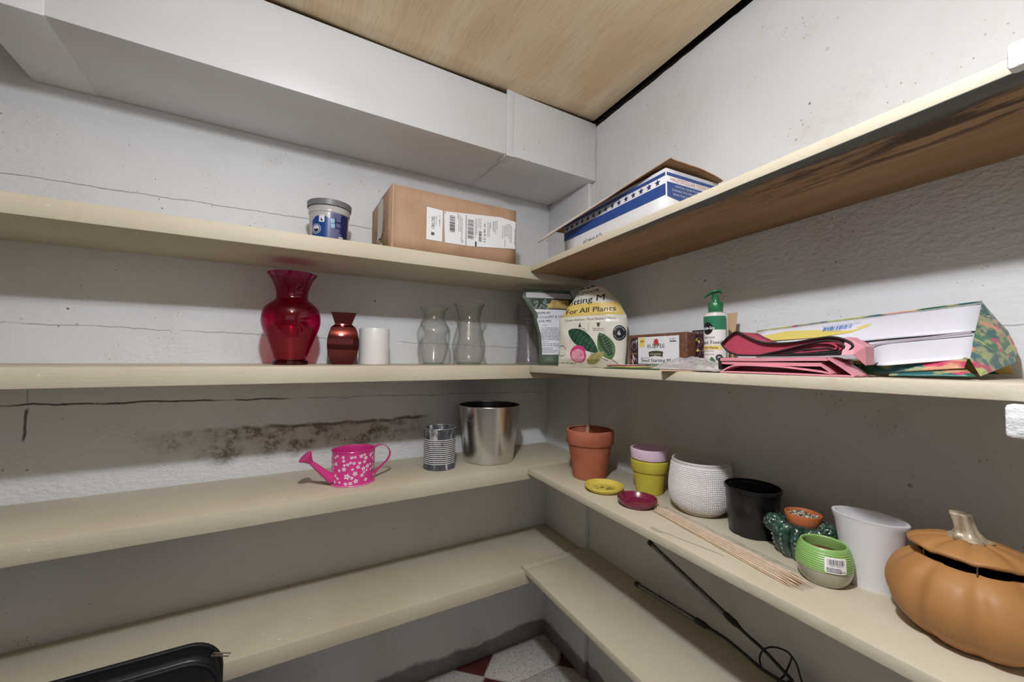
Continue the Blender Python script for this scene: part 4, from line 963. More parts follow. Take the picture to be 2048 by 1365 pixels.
# folded-back top
m = MB()
def flap(u, v): a, b = L_(TOP)+.004, R_(TOP)-.003; x_ = a+(b-a)*u; f = bagp(x_, TOP-.001); return (x_*(1-.1*v)-.004*v, f.y+.001+.018*v, f.z+.004*sin(v*2.6)-.004*v+.002*sin(u*7)*v)
m.grid(flap, 20, 10).build('folded_top', mBg, t, solid=.001)
ml = .006
def bw(u, v, off): v = min(max(v, 0.001), TOP-.0005); a, b = L_(v), R_(v); u = min(max(u, a+.0005), b-.0005); return bagp(u, v, off)
def band(v0, v1, s0=0): return [(L_(v0)+.001, v0), (R_(v0)-.001, v0), (R_(v0+.5*(v1-v0))-.0012, v0+.5*(v1-v0)), (R_(v1)-.002, v1), (L_(v1)+.002, v1), (L_(v0+.5*(v1-v0))+.0012, v0+.5*(v1-v0))]
Print().poly(band(.139, .1735)).build('yellow_band', flat('#e9c964', .35, spec=.5), t, bw, .0007, ml)
DK = flat('#23291f', .4); DG = flat('#2b3133', .4)
p = Print().text('For All Plants', .0055, .147, .0148, .150, bold=.022)
p.xf(lambda a, b: (a, b+a*.03)); p.build('lettering', DK, t, bw, .0011, ml)
p = Print().text('otting M', -.010, .1755, .0178, .114, bold=.02).xf(lambda a, b: (a, b+a*.10)); p.build('lettering', DG, t, bw, .0008, ml)
p = Print().text('INDOOR', -.004, .2000, .0095, .070, bold=.018).xf(lambda a, b: (a, b+a*.15)); p.build('lettering', DG, t, bw, .0008, ml)
Print().poly([(-.0355, .2115), (-.012, .2160), (-.002, .2140), (.012, .2190), (.022, .2222), (-.028, .2222)]).build('brand_patch', flat('#15151a', .35), t, bw, .0006, ml)
Print().text('iracle', -.010, .2175, .0045, .034, bold=.03).build('brand_lettering', PAPER, t, bw, .0011, ml)
p = Print().text('Grows Healthier, More Resilient Plants', .006, .1255, .0062, .152, bold=.006).xf(lambda a, b: (a, b+a*.01)); p.build('lettering', DG, t, bw, .0007, ml)
p = Print().text('Designed To Be', -.020, .1015, .0030, .032).text('Less Prone To Gnats', -.020, .0965, .0030, .041).text('Helps Regulate', .035, .1015, .0030, .033).text('Soil Moisture', .035, .0965, .0030, .030)
p.rect(.0060, .0945, .0066, .1185); p.poly([(-.0255, .107), (-.0225, .109), (-.0200, .119), (-.0175, .109), (-.0145, .107), (-.0175, .113), (-.0200, .121), (-.0225, .113)]); p.ell(-.0200, .1105, .0022, .004)
p.poly([(.0295, .118), (.0405, .118), (.0405, .1155), (.039, .1155), (.038, .1075), (.032, .1075), (.031, .1155), (.0295, .1155)])
p.build('small_print', DG, t, bw, .0007, ml)
def leafpts(x0, y0, x1, y1, wd, n=16, bend=0):
    L = math.hypot(x1-x0, y1-y0); ux, uy = (x1-x0)/L, (y1-y0)/L; a = []; b = []
    for i in range(n+1):
        s_ = i/n; w_ = wd*sin(PI*s_**.85)**.8*.5; bx, by = x0+ux*L*s_-uy*bend*sin(PI*s_), y0+uy*L*s_+ux*bend*sin(PI*s_); a.append((bx-uy*w_, by+ux*w_)); b.append((bx+uy*w_, by-ux*w_))
    return a+b[::-1][1:-1]
Print().poly(leafpts(-.058, .100, .036, .037, .044, bend=.004)).build('leaf_print', flat('#1d4d37', .4, var=.4, vscale=60), t, bw, .0006, .004)
p = Print()
for k in range(7): s_ = .12+k*.11; p.poly(leafpts(-.058+.094*s_, .100-.063*s_+.002, -.058+.094*s_+.016*(1-s_*.4), .100-.063*s_+.014*(1-s_*.3), .0022)); p.poly(leafpts(-.058+.094*s_, .100-.063*s_, -.058+.094*s_-.004, .100-.063*s_-.014*(1-s_*.3), .0018))
p.build('leaf_veins', flat('#3f7a58', .4), t, bw, .0010, .004)
p = Print().line([(.012, .037), (.060, .018)], .0014).line([(.060, .030), (.088, .008)], .0013); p.build('stem_print', flat('#3b3a24', .4), t, bw, .0007, .004)
Print().poly(leafpts(.072, .022, .037, .092, .045)).build('leaf_print', flat('#4c7a3a', .4, var=.3, vscale=70), t, bw, .0009, .004)
p = Print()
for k in range(8):
    s_ = .14+k*.095; cx, cy2 = .072-.035*s_, .022+.070*s_; wv = .017*sin(PI*s_)
    p.poly(leafpts(cx, cy2, cx+wv*.95, cy2+.010, .0052)); p.poly(leafpts(cx, cy2, cx-wv, cy2+.001+.003, .0052))
p.build('leaf_stripes', flat('#16321c', .4), t, bw, .0013, .004)
Print().poly(leafpts(.000, .011, .052, .040, .026)).build('leaf_print', flat('#a8a35c', .4, var=.45, vscale=190), t, bw, .0012, .004)
p = Print(); pp = []
for i in range(40):
    a_ = 2*PI*i/40; rr2 = .0245*(1-.16*math.exp(-((a_-.12)/.28)**2)-.16*math.exp(-((a_-2*PI-.12)/.28)**2)); pp.append((-.0245+rr2*1.08*cos(a_), .0355+rr2*.95*sin(a_)))
p.poly(pp).build('flower_print', flat('#d9367f', .4, var=.25, vscale=90), t, bw, .0014, .004)
Print().poly([(-.0245+(a+.0245)*.80-.001, .0355+(b-.0355)*.74-.004) for a, b in pp]).build('flower_blush', flat('#eba6b8', .4, var=.2, vscale=110), t, bw, .0017, .004)
p = Print()
for a_ in (.3, .75, 1.3, 1.9, 2.5, 3.1, 3.7, 4.3, 4.9, 5.5): p.line([(-.014, .032), (-.024+.018*cos(a_), .033+.016*sin(a_))], .0007)
p.ell(-.013, .032, .0022, .0018); p.build('flower_veins', flat('#c2507a', .4), t, bw, .0020, .004)
Print().ell(.0905, .0905, .0165, .0200, 36).build('badge', flat('#1b2023', .35), t, bw, .0009, .004)
p = Print().text('6', .0905, .0845, .0125, bold=.02); 
for k in range(9):
    a_ = PI*(.15+.7*k/8); p.rect(.0905+.0128*cos(a_)-.0010, .0905+.0158*sin(a_)-.0009, .0905+.0128*cos(a_)+.0010, .0905+.0158*sin(a_)+.0009); p.rect(.0905+.0128*cos(-a_)-.0008, .0905+.0158*sin(-a_)-.0008, .0905+.0128*cos(-a_)+.0008, .0905+.0158*sin(-a_)+.0008)
p.build('badge_lettering', PAPER, t, bw, .0014, .004)
p = Print().ring(-.0835, .044, .0150, .0014, 30, .2, 2.3).ring(-.0835, .044, .0150, .0014, 30, 3.2, 5.6)
p.text('6 DRY QT (6.6 L)', -.064, .0085, .0042, .058, bold=.02); p.build('lettering', DG, t, bw, .0008, ml)

# --- succulent mix pouch
t = onB('soil_pouch', 'green and white stand-up pouch of succulent soil mix behind the potting mix bag', 'pouch', 3, -.128, -.236, -.26)
LL = interp([(-.060, 0), (-.0575, .05), (-.0615, .10), (-.078, .165), (-.1125, .2190), (-.1130, .2480)]); RR = interp([(.070, 0), (.070, .1), (.066, .2), (.046, .2480)])
PT = .247
def pch(u, v, off=0):
    a, b = LL(v), RR(v); q = min(max((u-a)/(b-a), 0), 1); e = max(0, 1-(2*q-1)**2)**.5
    th = .026*max(0, 1-v/.225)**.6*min(1, .55+v/.03)+.0012; wr = .0018*noise.noise((u*30, v*24, 9.1))*(1 if v < .2 else .4)
    return Vector((u, -th*e-wr-off, v))
V = []; nu, nv = 50, 70
for sgn in (0, 1):
    for j in range(nv+1):
        v = PT*j/nv; a, b = LL(v), RR(v)
        for i in range(nu+1):
            q = pch(a+(b-a)*i/nu, v); V.append(q if not sgn else (q.x, -q.y*.8, q.z))
N0 = (nu+1)*(nv+1)
F = [(j*(nu+1)+i, j*(nu+1)+i+1, (j+1)*(nu+1)+i+1, (j+1)*(nu+1)+i) for j in range(nv) for i in range(nu)]
F += [tuple(N0+k for k in f[::-1]) for f in F]
F += [(i+1, i, N0+i, N0+i+1) for i in range(nu)]+[(nv*(nu+1)+i, nv*(nu+1)+i+1, N0+nv*(nu+1)+i+1, N0+nv*(nu+1)+i) for i in range(nu)]
mGp = flat('#4f6351', .3, var=.06, spec=.55, bump=.08, bscale=40)
MB().add(V, F).build('pouch', mGp, t, smooth=50)
def pw(u, v, off): a, b = LL(v), RR(v); return pch(min(max(u, a+.001), b-.001), v, off)
def pb(v0, v1, ins, n=6):
    vsn = [v0+(v1-v0)*k/n for k in range(n+1)]; return [(RR(v)-.004, v) for v in vsn]+[(LL(v)+ins(v), v) for v in vsn[::-1]]
def quadstrip(v0, v1, li, n=8):
    g = Print(); vsn = [v0+(v1-v0)*k/n for k in range(n+1)]
    for a, b in zip(vsn, vsn[1:]): g.poly([(LL(a)+li(a), a), (RR(a)-.004, a), (RR(b)-.004, b), (LL(b)+li(b), b)])
    return g
ins = lambda v: .007 if v < .16 else .014
quadstrip(.037, .182, ins, 14).build('white_label', flat('#e4e5ee', .35), t, pw, .0006, .005)
quadstrip(.182, .216, lambda v: .017, 5).build('picture_strip', flat('#3c4a44', .4, var=.7, vscale=70), t, pw, .0006, .005)
p = Print(); r_ = random.Random(2)
for k in range(16): a_ = r_.uniform(0, 6.28); cx, cz = -.078+r_.uniform(-.0, .042), .198+r_.uniform(-.012, .012); p.poly(leafpts(cx, cz, cx+.011*cos(a_), cz+.011*sin(a_), .007, 8))
p.build('leaf_print', flat('#7d9688', .4, var=.4, vscale=120), t, pw, .0010, .004)
Print().poly([(-.030, .186), (.04, .186), (.042, .214), (-.018, .214), (-.024, .203), (-.036, .197)]).build('yellow_picture', flat('#cfae62', .4, var=.35, vscale=60), t, pw, .0013, .005)
quadstrip(.219, .236, lambda v: .010, 3).build('zip_strip', flat('#c9c3c8', .2, spec=.8), t, pw, .0010, .005)
quadstrip(.2195, .2215, lambda v: .010, 1).build('zip_ridge', flat('#efeaf0', .15, spec=.9), t, pw, .0016, .005)
p = Print().text('PREMIUM', -.083, .1665, .0080, .045, al='L', bold=.012).text('SUCCULENT & CACTUS', -.080, .1535, .0080, .105, al='L', bold=.012).text('SOIL MIX', -.074, .1405, .0080, .040, al='L', bold=.012); p.xf(lambda a, b: (a+.012, b+(a+.05)*.06)).build('lettering', INK, t, pw, .0012, .005)
p = Print().text('FEATURES', -.045, .1285, .0030, .020, bold=.02).para(-.054, .121, .05, 9, .0046, 41, .38).text('INGREDIENTS', -.043, .0765, .0030, .022, bold=.02).para(-.053, .070, .05, 2, .0055, 42, .38).para(-.053, .0575, .0, 4, .0046, 43, .38)
p.build('small_print', flat('#77767f', .5), t, pw, .0012, .005)

# --- compressed seed starting brick
t = onB('soil_brick', 'compressed brown seed starting brick wrapped with a printed white label', 'brick', 3, -.0860, -.628, -PI/2+.04)
cb = NT('coir'); o = cb.obj(); c = cb.cramp(cb.noise(o, 150, 5, .7), [(.3, '#4a2c1d'), (.5, '#6d4430'), (.65, '#84563e'), (.85, '#b08a6c')]); mCo = cb.pbr(c, .5, 0, cb.bump(cb.noise(o, 130, 4), .5, .003), .4, .3)
HB = .0855
MB().box((-.0875, -.0165, 0), (.0875, .0165, HB), .003, 3).build('block', mCo, t)
bw_ = planewarp((0, -.0166, 0), (1, 0, 0), (0, 0, 1))
Print().rect(-.0785, .001, -.054, .0775).build('picture_strip', flat('#2c2226', .4), t, bw_, .0003)
Print().rect(-.054, .001, .068, .0785).build('label', flat('#e2e1e8', .35), t, bw_, .0003)
p = Print().ell(-.0665, .0590, .0098, .0118).ell(-.0665, .0165, .0098, .0120); p.build('seedling_picture', flat('#8a7f9a', .4, var=.4, vscale=90), t, bw_, .0006)
p = Print().ell(-.0665, .0570, .0070, .0085).ell(-.0660, .0140, .0082, .0092); p.build('soil_picture', flat('#41211f', .4, var=.4, vscale=150), t, bw_, .0009)
p = Print().poly(leafpts(-.0720, .036, -.0650, .018, .005)).poly(leafpts(-.0735, .023, -.0690, .008, .004)); p.build('hand_picture', flat('#d9b3ae', .5), t, bw_, .0012)
p = Print().text('PLANT', -.0665, .0360, .0036, .019, bold=.03); p.build('lettering', flat('#d9cc3a', .4), t, bw_, .0006)
p = Print().poly(leafpts(-.060, .065, -.055, .0735, .003)).poly(leafpts(-.0580, .0665, -.061, .074, .003)); p.build('leaf_print', flat('#c9cf9a', .4), t, bw_, .0009)
p = Print().poly([(-.0500, .0540), (-.0320, .0535), (-.0315, .0765), (-.0500, .0765)]); p.build('yellow_flash', flat('#e0cf62', .4), t, bw_, .0006)
p = Print().text('NEW', -.0405, .0650, .0060, .011, bold=.03); p.build('lettering', flat('#c4553a', .4), t, bw_, .0009)
p = Print().text('BURPEE', .0020, .0510, .0095, .052, bold=.006); p.build('lettering', flat('#4c4a52', .4), t, bw_, .0006)
p = Print().ell(.0030, .0655, .0070, .0075); p.build('flower_print', flat('#c3203f', .4, var=.2, vscale=200), t, bw_, .0009)
p = Print().poly(leafpts(.003, .056, -.008, .062, .0045)).poly(leafpts(.003, .056, .014, .062, .0045)).poly(leafpts(.001, .050, -.006, .054, .003)); p.build('leaf_print', flat('#5f8a4a', .4), t, bw_, .0008)
p = Print().poly([(-.0205, .0415), (-.010, .0435), (.0015, .0442), (.013, .0435), (.0235, .0415), (.0215, .0290), (.012, .0310), (.0015, .0318), (-.009, .0310), (-.0185, .0290)]); p.build('banner', flat('#37452f', .4), t, bw_, .0006)
p = Print().text('Organic', .0015, .0338, .0065, .033, bold=.02, shear=.15, arc=-2.5); p.build('lettering', flat('#d9dcc9', .4), t, bw_, .0010)
p = Print().text('Seed Starting Mix', .0050, .0170, .0085, .098, bold=.012); p.build('lettering', flat('#2f332f', .4), t, bw_, .0006)
Print().rect(-.054, .0045, .068, .0125).build('green_stripe', flat('#2e5a42', .4), t, bw_, .0006)
p = Print().para(-.043, .0090, -.028, 2, .0032, 51, .5).para(-.018, .0090, .060, 2, .0032, 52, .5); p.build('small_print', flat('#bfd0c4', .4), t, bw_, .0009)
p = Print().text('8 QT', .0510, .0695, .0032, .017, bold=.01).rect(.0425, .0645, .0605, .0672); p.para(-.044, .0265, -.018, 1, .002, 6); p.build('small_print', flat('#4c4a52', .4), t, bw_, .0006)

# --- seed packet and kraft envelope leaning behind the pump bottle
t = onB('paper_envelope', 'tan paper envelope leaning on the wall behind the pump bottle', 'envelope', 3, -.030, -.752, -PI/2)
M = Matrix.Rotation(.20, 4, 'X'); 
m = MB().prism([(-.034, 0), (.040, 0), (.040, .126), (-.008, .1255), (-.022, .100), (-.034, .088)], -.0006, .0006, 0)
m.xf(Matrix.Translation((-.0, -.024, .001)) @ Matrix.Rotation(-.17, 4, 'X') @ Matrix.Rotation(PI/2, 4, 'X')); m.build('sheet', flat('#c6a47a', .7, var=.12, vscale=40, bump=.1), t)
t = onB('seed_packet', 'dark seed packet with sprouting beans standing behind the pump bottle', 'packet', 3, -.066, -.727, -PI/2)
Mp = Matrix.Translation((0, 0, .001)) @ Matrix.Rotation(-.09, 4, 'X')
MB().box((-.028, -.001, 0), (.028, .001, .090), .0006).xf(Mp).build('packet', flat('#3a2329', .4, var=.2), t)
pwv = planewarp(Mp @ Vector((0, -.001, 0)), (1, 0, 0), Mp.to_3x3() @ Vector((0, 0, 1)))
Print().rect(-.0275, .0, .0275, .0245).build('green_band', flat('#7fae3a', .4, var=.1), t, pwv, .0004)
p = Print().rect(-.0275, .0165, .0275, .0180).rect(-.0275, .0235, .0275, .0246); p.build('band_lines', flat('#d6d9b6', .4), t, pwv, .0007)
p = Print().text('SPROUTING', 0, .081, .0060, .050, bold=.02); p.build('lettering', flat('#cdb9c6', .4), t, pwv, .0005)
p = Print()
for cx, cz in ((-.010, .062), (.014, .066), (-.014, .038), (.012, .042), (0, .052)): p.ring(cx, cz, .0105, .0010, 24)
p.build('bean_outline', flat('#a0637a', .4), t, pwv, .0006)
p = Print()
for cx, cz, a_ in ((-.018, .064, 1), (-.006, .060, 2.2), (.012, .068, .4), (.004, .043, 0), (-.006, .043, 3.1), (.018, .043, 1.2), (-.018, .032, 1.5), (.02, .06, 2)): p.poly(leafpts(cx, cz, cx+.009*cos(a_), cz+.009*sin(a_), .0055, 8))
p.build('sprout_print', flat('#c9c83e', .4, var=.2, vscale=200), t, pwv, .0008)

# --- pump bottle of plant food
x, y = -.1, -.7896
t = onB('pump_bottle', 'pump bottle of indoor plant food with green pump head', 'bottle', 3, x, y)
mBt = flat('#d9d3cf', .2, spec=.6, coat=.3)
R0 = .0228
MB().lathe([(0, 0), (R0-.003, 0), (R0-.0005, .0015), (R0, .004), (R0, .1135), (R0-.0008, .117), (R0-.004, .1192), (.014, .1200), (.0125, .1215), (0, .1215)], 80).build('body', mBt, t)
mGn = flat('#156b3c', .3, var=.05, spec=.5, coat=.2)
knl = lambda th, r, z: r+.00025*cos(40*th) if .122 < z < .141 else r
MB().lathe([(0, .1212), (.0136, .1212), (.0140, .1220), (.0140, .1400), (.0128, .1418), (.0075, .1424), (0, .1424)], 160, knl).build('collar', mGn, t, smooth=50)
MB().lathe([(.0072, .1420), (.0068, .1430), (.0068, .1570), (.0076, .1590), (.0, .1592)], 40).build('pump_stem', mGn, t)
m = MB(); a_ = facingB(x, y)
hd = smooth_prof([(.0125, .1625, .0045), (.0080, .1655, .0078), (0, .1655, .0088), (-.0085, .1632, .0078), (-.0150, .1588, .0058), (-.0205, .1545, .0040)], 5)
V = []; F = []
for (u, z, wv) in hd:
    for k in range(14): b_ = 2*PI*k/14; V.append((u, wv*cos(b_), z+.0036*sin(b_)-.0010*(1-abs(cos(b_)))))
for j in range(len(hd)-1):
    for k in range(14): F.append((j*14+k, j*14+(k+1) % 14, (j+1)*14+(k+1) % 14, (j+1)*14+k))
F += [tuple(range(14))[::-1], tuple(range((len(hd)-1)*14, len(hd)*14))]
m.add(V, F).xf(Matrix.Rotation(a_+PI/2, 4, 'Z') if True else Matrix()).build('pump_head', mGn, t, smooth=60, recalc=True)
bl = cylwarp(a_-.62, lambda z: R0)
q = .0025
Print().rect(-.0340, .0840, .0345, .1120).build('green_label', flat('#1f7350', .3), t, bl, .0004, q)
Print().rect(-.0340, .0030, .0345, .0840).build('white_label', flat('#e3dcda', .35), t, bl, .0003, q)
Print().ell(-.0025, .0870, .0112, .0125, 36).build('brand_badge', flat('#151518', .3), t, bl, .0008, q)
Print().text('Miracle-Gro', -.0025, .0848, .0062, .0285, bold=.03).build('brand_lettering', PAPER, t, bl, .0012, q)
p = Print().text('INDOOR', .0000, .0660, .0044, .024, bold=.004).text('Plant Food', .0020, .0548, .0078, .046, bold=.02); p.build('lettering', INK, t, bl, .0006, q)
Print().rrect(-.024, .0432, .0255, .0518, .0012).build('yellow_band', flat('#e6c96c', .4), t, bl, .0006, q)
p = Print().text('For All Plants', -.0010, .0456, .0042, .036, bold=.02); p.build('lettering', flat('#3b3a20', .4), t, bl, .0010, q)
p = Print().para(-.024, .0395, .018, 1, .002, 61, .7).para(-.024, .0330, .012, 1, .002, 62, .7).text('16 FL OZ', .018, .0055, .0016, .011); p.build('small_print', flat('#8b8a8c', .4), t, bl, .0006, q)
Print().ring(.0195, .0270, .0070, .0042, 32).build('round_mark', flat('#3f4145', .4), t, bl, .0006, q)
Print().poly(leafpts(-.016, .025, .004, .010, .0095)).build('leaf_print', flat('#1f4f3c', .4, var=.3, vscale=150), t, bl, .0006, q)
Print().poly(leafpts(.008, .007, .0055, .029, .0135)).build('leaf_print', flat('#3f7a52', .4, var=.4, vscale=190), t, bl, .0009, q)
Print().ell(-.010, .0120, .0062, .0058).build('flower_print', flat('#d86a86', .4, var=.2, vscale=200), t, bl, .0012, q)
Print().rect(.0345, .010, .0372, .108).build('side_print', flat('#8f8468', .4, var=.5, vscale=120), t, bl, .0005, q)

# --- flat seed packets at the shelf front
cols = [('#3f5a3a', 'flat green seed packet lying at the shelf front, bottom of three'), ('#cfc86a', 'flat yellow seed packet lying between two other packets'), ('#c8576a', 'flat pink and white seed packet on top of the flat packets')]
for k, (c, lb) in enumerate(cols):
    t = onB('seed_packet', lb, 'packet', 3, -.178+.004*k, -.640+.012*k, -PI/2+(.05, -.09, .16)[k], dz=.0003+.0036*k, group='flat seed packets')
    MB().box((-.062+.012*k, -.040, 0), (.064-.018*k, .040, .0026), .0010).build('packet', flat(c, .4, var=.35, vscale=45), t)
    MB().box((-.050, -.030, .0024), (.030, .030, .0030), .0002).build('picture', flat(('#8a9a5a', '#e6e0c0', '#e3d9d4')[k], .4, var=.4, vscale=60), t)

# --- paper cards overhanging the edge, bubble-wrapped bag on them
t = onB('paper_card', 'pinkish paper card overhanging the shelf edge under the bubble wrap', 'card', 3, -.213, -.800, .68, dz=.0004)
MB().box((-.043, -.037, 0), (.043, .037, .0014), .0003).build('card', flat('#cda589', .7, var=.1), t)
t = onB('paper_card', 'larger pale card lying flat beneath the bubble wrap bag', 'card', 3, -.178, -.822, -.06, dz=.0020)
MB().box((-.055, -.072, 0), (.050, .062, .0014), .0003).build('card', flat('#cfc0b4', .7, var=.1), t)
t = onB('bubble_wrap_bag', 'crumpled clear bubble wrap bag lying on paper cards', 'bag', 3, -.187, -.803, -.1, dz=.0036)
def bub(s):
    def f(u, v):
        X = -.048+.090*u; Y = -.082+.148*v; e = max(0, 1-(2*u-1)**4)**.6*max(0, 1-(2*v-1)**4)**.6; hump = .6+.55*math.exp(-((v-.58)/.24)**2)
        nn = noise.noise((X*70, Y*70, 3)); k = abs(sin(X*520)*sin(Y*520)); z = e*hump*(.0185+.005*nn)+.0014*k*e
        ed = .004*noise.noise((u*5, v*5, 8)); return (X+ed, Y+ed*1.5, .0004+(z if s else .0006*e))
    return f
mFb = film('bubble_film', .38, 1.45, .9, 130, '#e6dfe2', .12)
MB().grid(bub(1), 56, 80).build('bubble_sheet', mFb, t, smooth=60)
MB().grid(bub(0), 20, 26).build('lower_sheet', mFb, t, smooth=60)

# --- folded pink cloth pouches
mPd = flat('#b23a52', .42, var=.08, vscale=25, bump=.1, bscale=60, spec=.5); mPl = flat('#d88a98', .38, var=.08, vscale=25, bump=.08, bscale=60, spec=.5); mTr = flat('#121116', .6)
YB = -.99; zs_ = zB(3, YB)
def ribbon(pts, th, x0, x1, n=8, taper=0):
    """cloth band following a path of (y, z), reaching from x0 back to x1"""
    P = smooth_prof(pts, n); m = MB(); V = []; F = []
    N = []
    for i, p in enumerate(P):
        d = Vector(P[min(i+1, len(P)-1)])-Vector(P[max(i-1, 0)]); d.normalize(); N.append((-d.y, d.x))
    nx = 7
    for s_ in (1, -1):
        for k in range(nx):
            X = x0+(x1-x0)*k/(nx-1); wv = .0009*sin(k*1.9)
            for p, nn in zip(P, N): V.append((X, p[0]+nn[0]*th*.5*s_, max(.0006, p[1]+nn[1]*th*.5*s_+wv*(k > 0)*.6)))
    L = len(P); B = nx*L
    for k in range(nx-1):
        for i in range(L-1): F.append((k*L+i, k*L+i+1, (k+1)*L+i+1, (k+1)*L+i)); F.append((B+k*L+i, B+(k+1)*L+i, B+(k+1)*L+i+1, B+k*L+i+1))
    for i in range(L-1): F.append((i+1, i, B+i, B+i+1)); a = (nx-1)*L; F.append((a+i, a+i+1, B+a+i+1, B+a+i))
    for i in (0, L-1):
        for k in range(nx-1): F.append((k*L+i, (k+1)*L+i, B+(k+1)*L+i, B+k*L+i))
    return m.add(V, F), P
t = onB('cloth_pouch', 'folded pale pink cloth bag in zigzag layers on the shelf edge', 'pouch', 3, -.15, YB)
lay = [(.0955, .0045), (.078, .0115), (.040, .0128), (-.02, .0098), (-.063, .0035), (-.066, .0030), (-.058, .0120), (-.046, .0205), (-.02, .0215), (.03, .0225), (.090, .0235)]
path = [(.093, .0022), (.070, .0050), (.040, .0032), (-.030, .0022), (-.092, .0014), (-.096, .0020), (-.084, .0105), (-.064, .0175), (-.040, .0160), (.010, .0195), (.060, .0210), (.0945, .0215), (.0985, .0230), (.0945, .0262), (.050, .0270), (-.02, .0300), (-.066, .0330)]
low = [(.093, .0020), (.077, .0105), (.058, .0135), (.000, .0120), (-.045, .0075), (-.0690, .0040)]
m, P = ribbon([(.093, .0018), (.060, .0022), (0, .0020), (-.06, .0016), (-.094, .0014)], .0020, -.088, -.048); m.build('fold', mPl, t, smooth=60)
m, P = ribbon(low, .0020, -.086, -.048); m.build('fold', mPl, t, smooth=60)
m, P = ribbon([(-.0690, .0040), (-.064, .0085), (-.054, .0160)], .0018, -.086, -.048); m.build('fold', mPl, t, smooth=60)
m, P = ribbon([(-.054, .0160), (-.020, .0158), (.030, .0165), (.080, .0170), (.0965, .0178)], .0050, -.080, -.048); m.build('fold', mPl, t, smooth=60)
m, P = ribbon([(-.094, .0018), (-.083, .0110), (-.066, .0235), (-.064, .0245)], .0020, -.087, -.048); m.build('fold', mPl, t, smooth=60)
m, P = ribbon([(-.064, .0235), (-.030, .0232), (.030, .0225), (.080, .0228), (.0965, .0225)], .0048, -.082, -.048); m.build('fold', mPl, t, smooth=60)
MB().box((-.062, -.078, .0022), (-.048, .090, .0235), .003).build('core', flat('#7c4450', .6), t)
MB().box((-.082, .0955, .0055), (-.048, .1015, .0262), .002).build('black_binding', mTr, t)
t = onB('cloth_pouch', 'crimson cloth pouch with black edging folded on the pale pink one', 'pouch', 3, -.15, YB, dz=.0275)
out = [(.0975, .0215), (.0840, .0330), (.0690, .0405), (.050, .0310), (.0240, .0210), (-.0150, .0200), (-.0480, .0245), (-.0680, .0255), (-.0840, .0200), (-.0890, .0125), (-.0810, .0055), (-.0600, .0022), (-.0100, .0014), (.0300, .0016), (.0560, .0018), (.0700, .0030), (.0870, .0100)]
Pc = smooth_prof(out+[out[0]], 8)[:-1]
def inset(P, d):
    c = []
    for i, p in enumerate(P):
        dd = Vector(P[(i+1) % len(P)])-Vector(P[i-1]); dd.normalize(); c.append((p[0]-dd.y*d*-1*-1, p[1]+dd.x*d*-1*-1))
    return c
m = MB(); n = len(Pc); V = []; F = []; X0, X1 = -.078, -.045
zmid = lambda yv: .5*(max([p[1] for p in Pc if abs(p[0]-yv) < .006] or [.01])+min([p[1] for p in Pc if abs(p[0]-yv) < .006] or [.01]))
for X in (X0, X0+.05, X1):
    for p in Pc: V.append((X, p[0], p[1]))
for k in range(2):
    for i in range(n): j = (i+1) % n; F.append((k*n+i, k*n+j, (k+1)*n+j, (k+1)*n+i))
F.append(tuple(range(2*n, 3*n)))
m.add(V, F).build('outer', mPd, t, smooth=60, recalc=True)
# recessed crimson front, black edging, inner loop
V = [(X0+.004, p[0], p[1]) for p in Pc]; m = MB().add(V, [tuple(range(n))]); m.build('front', mPd, t, smooth=0)
MB().tube([(X0, p[0], p[1]) for p in Pc], .0015, 8, True).build('edging', mTr, t)
inn = smooth_prof([(.030, .0022), (-.005, .0095), (-.035, .0170), (-.0580, .0210), (-.0740, .0190), (-.0800, .0125), (-.0740, .0065), (-.0500, .0040), (-.0100, .0035)], 6)
m = MB().tube([(X0-.001, p[0], p[1]) for p in inn], .0013, 8); m.build('inner_edging', mTr, t)
inn2 = smooth_prof([(-.004, .0050), (-.030, .0085), (-.0560, .0105), (-.0650, .0105), (-.0655, .0075), (-.0480, .0055)], 6)
MB().tube([(X0-.001, p[0], p[1]) for p in inn2], .0011, 8).build('inner_edging', mTr, t)
m, P = ribbon([(.020, .0068), (-.010, .0125), (-.040, .0178), (-.0620, .0178), (-.0710, .0125), (-.0640, .0085), (-.0300, .0062)], .0020, -.0785, -.07); m.build('inner_fold', mPd, t, smooth=60)
m = MB().add([(-.074, -.0800, .0250), (-.070, -.0985, .0120), (-.068, -.0980, -.0120), (-.080, -.0900, .0020), (-.082, -.0780, .0010), (-.045, -.0800, .0250), (-.045, -.0980, .0120), (-.045, -.0975, -.0110), (-.076, -.0900, .0140)], [(0, 8, 1), (8, 3, 1), (1, 3, 2), (8, 4, 3), (0, 4, 8), (0, 1, 6, 5), (1, 2, 7, 6)])
m.build('pink_outer', mPl, t, smooth=0, solid=.0012)

# --- white and floral tote bag lying behind the cloth
t = onB('tote_bag', 'white shopping bag with colourful floral gusset lying folded on its side', 'bag', 3, -.12, -1.02)
zt = zB(3, -1.02)
def tp(x, y, z): return Vector((x+.12, y+1.02, z-zt))
mWt = flat('#dcdae4', .38, var=.05, vscale=10, bump=.25, bscale=12, spec=.45)
ft = NT('floral'); o = ft.obj(); st_ = ft.mapp(o, (1.0, .7, 1.7), (.4, .2, .5)); wv_ = ft.noise(st_, 14, 3, .5, 'Color')
vv = ft.mix(.075, st_, wv_, 'ADD'); v1 = ft.voro(vv, 40, 'Color'); sp = ft.n('ShaderNodeSeparateXYZ'); ft.set(sp.inputs[0], v1)
c = ft.cramp(sp.outputs[0], [(0, '#1a5f62'), (.26, '#2f7350'), (.42, '#d6b356'), (.54, '#a9b45a'), (.64, '#2a6a72'), (.74, '#c23a66'), (.84, '#d9604a'), (.93, '#e3a79a')], 'CONSTANT')
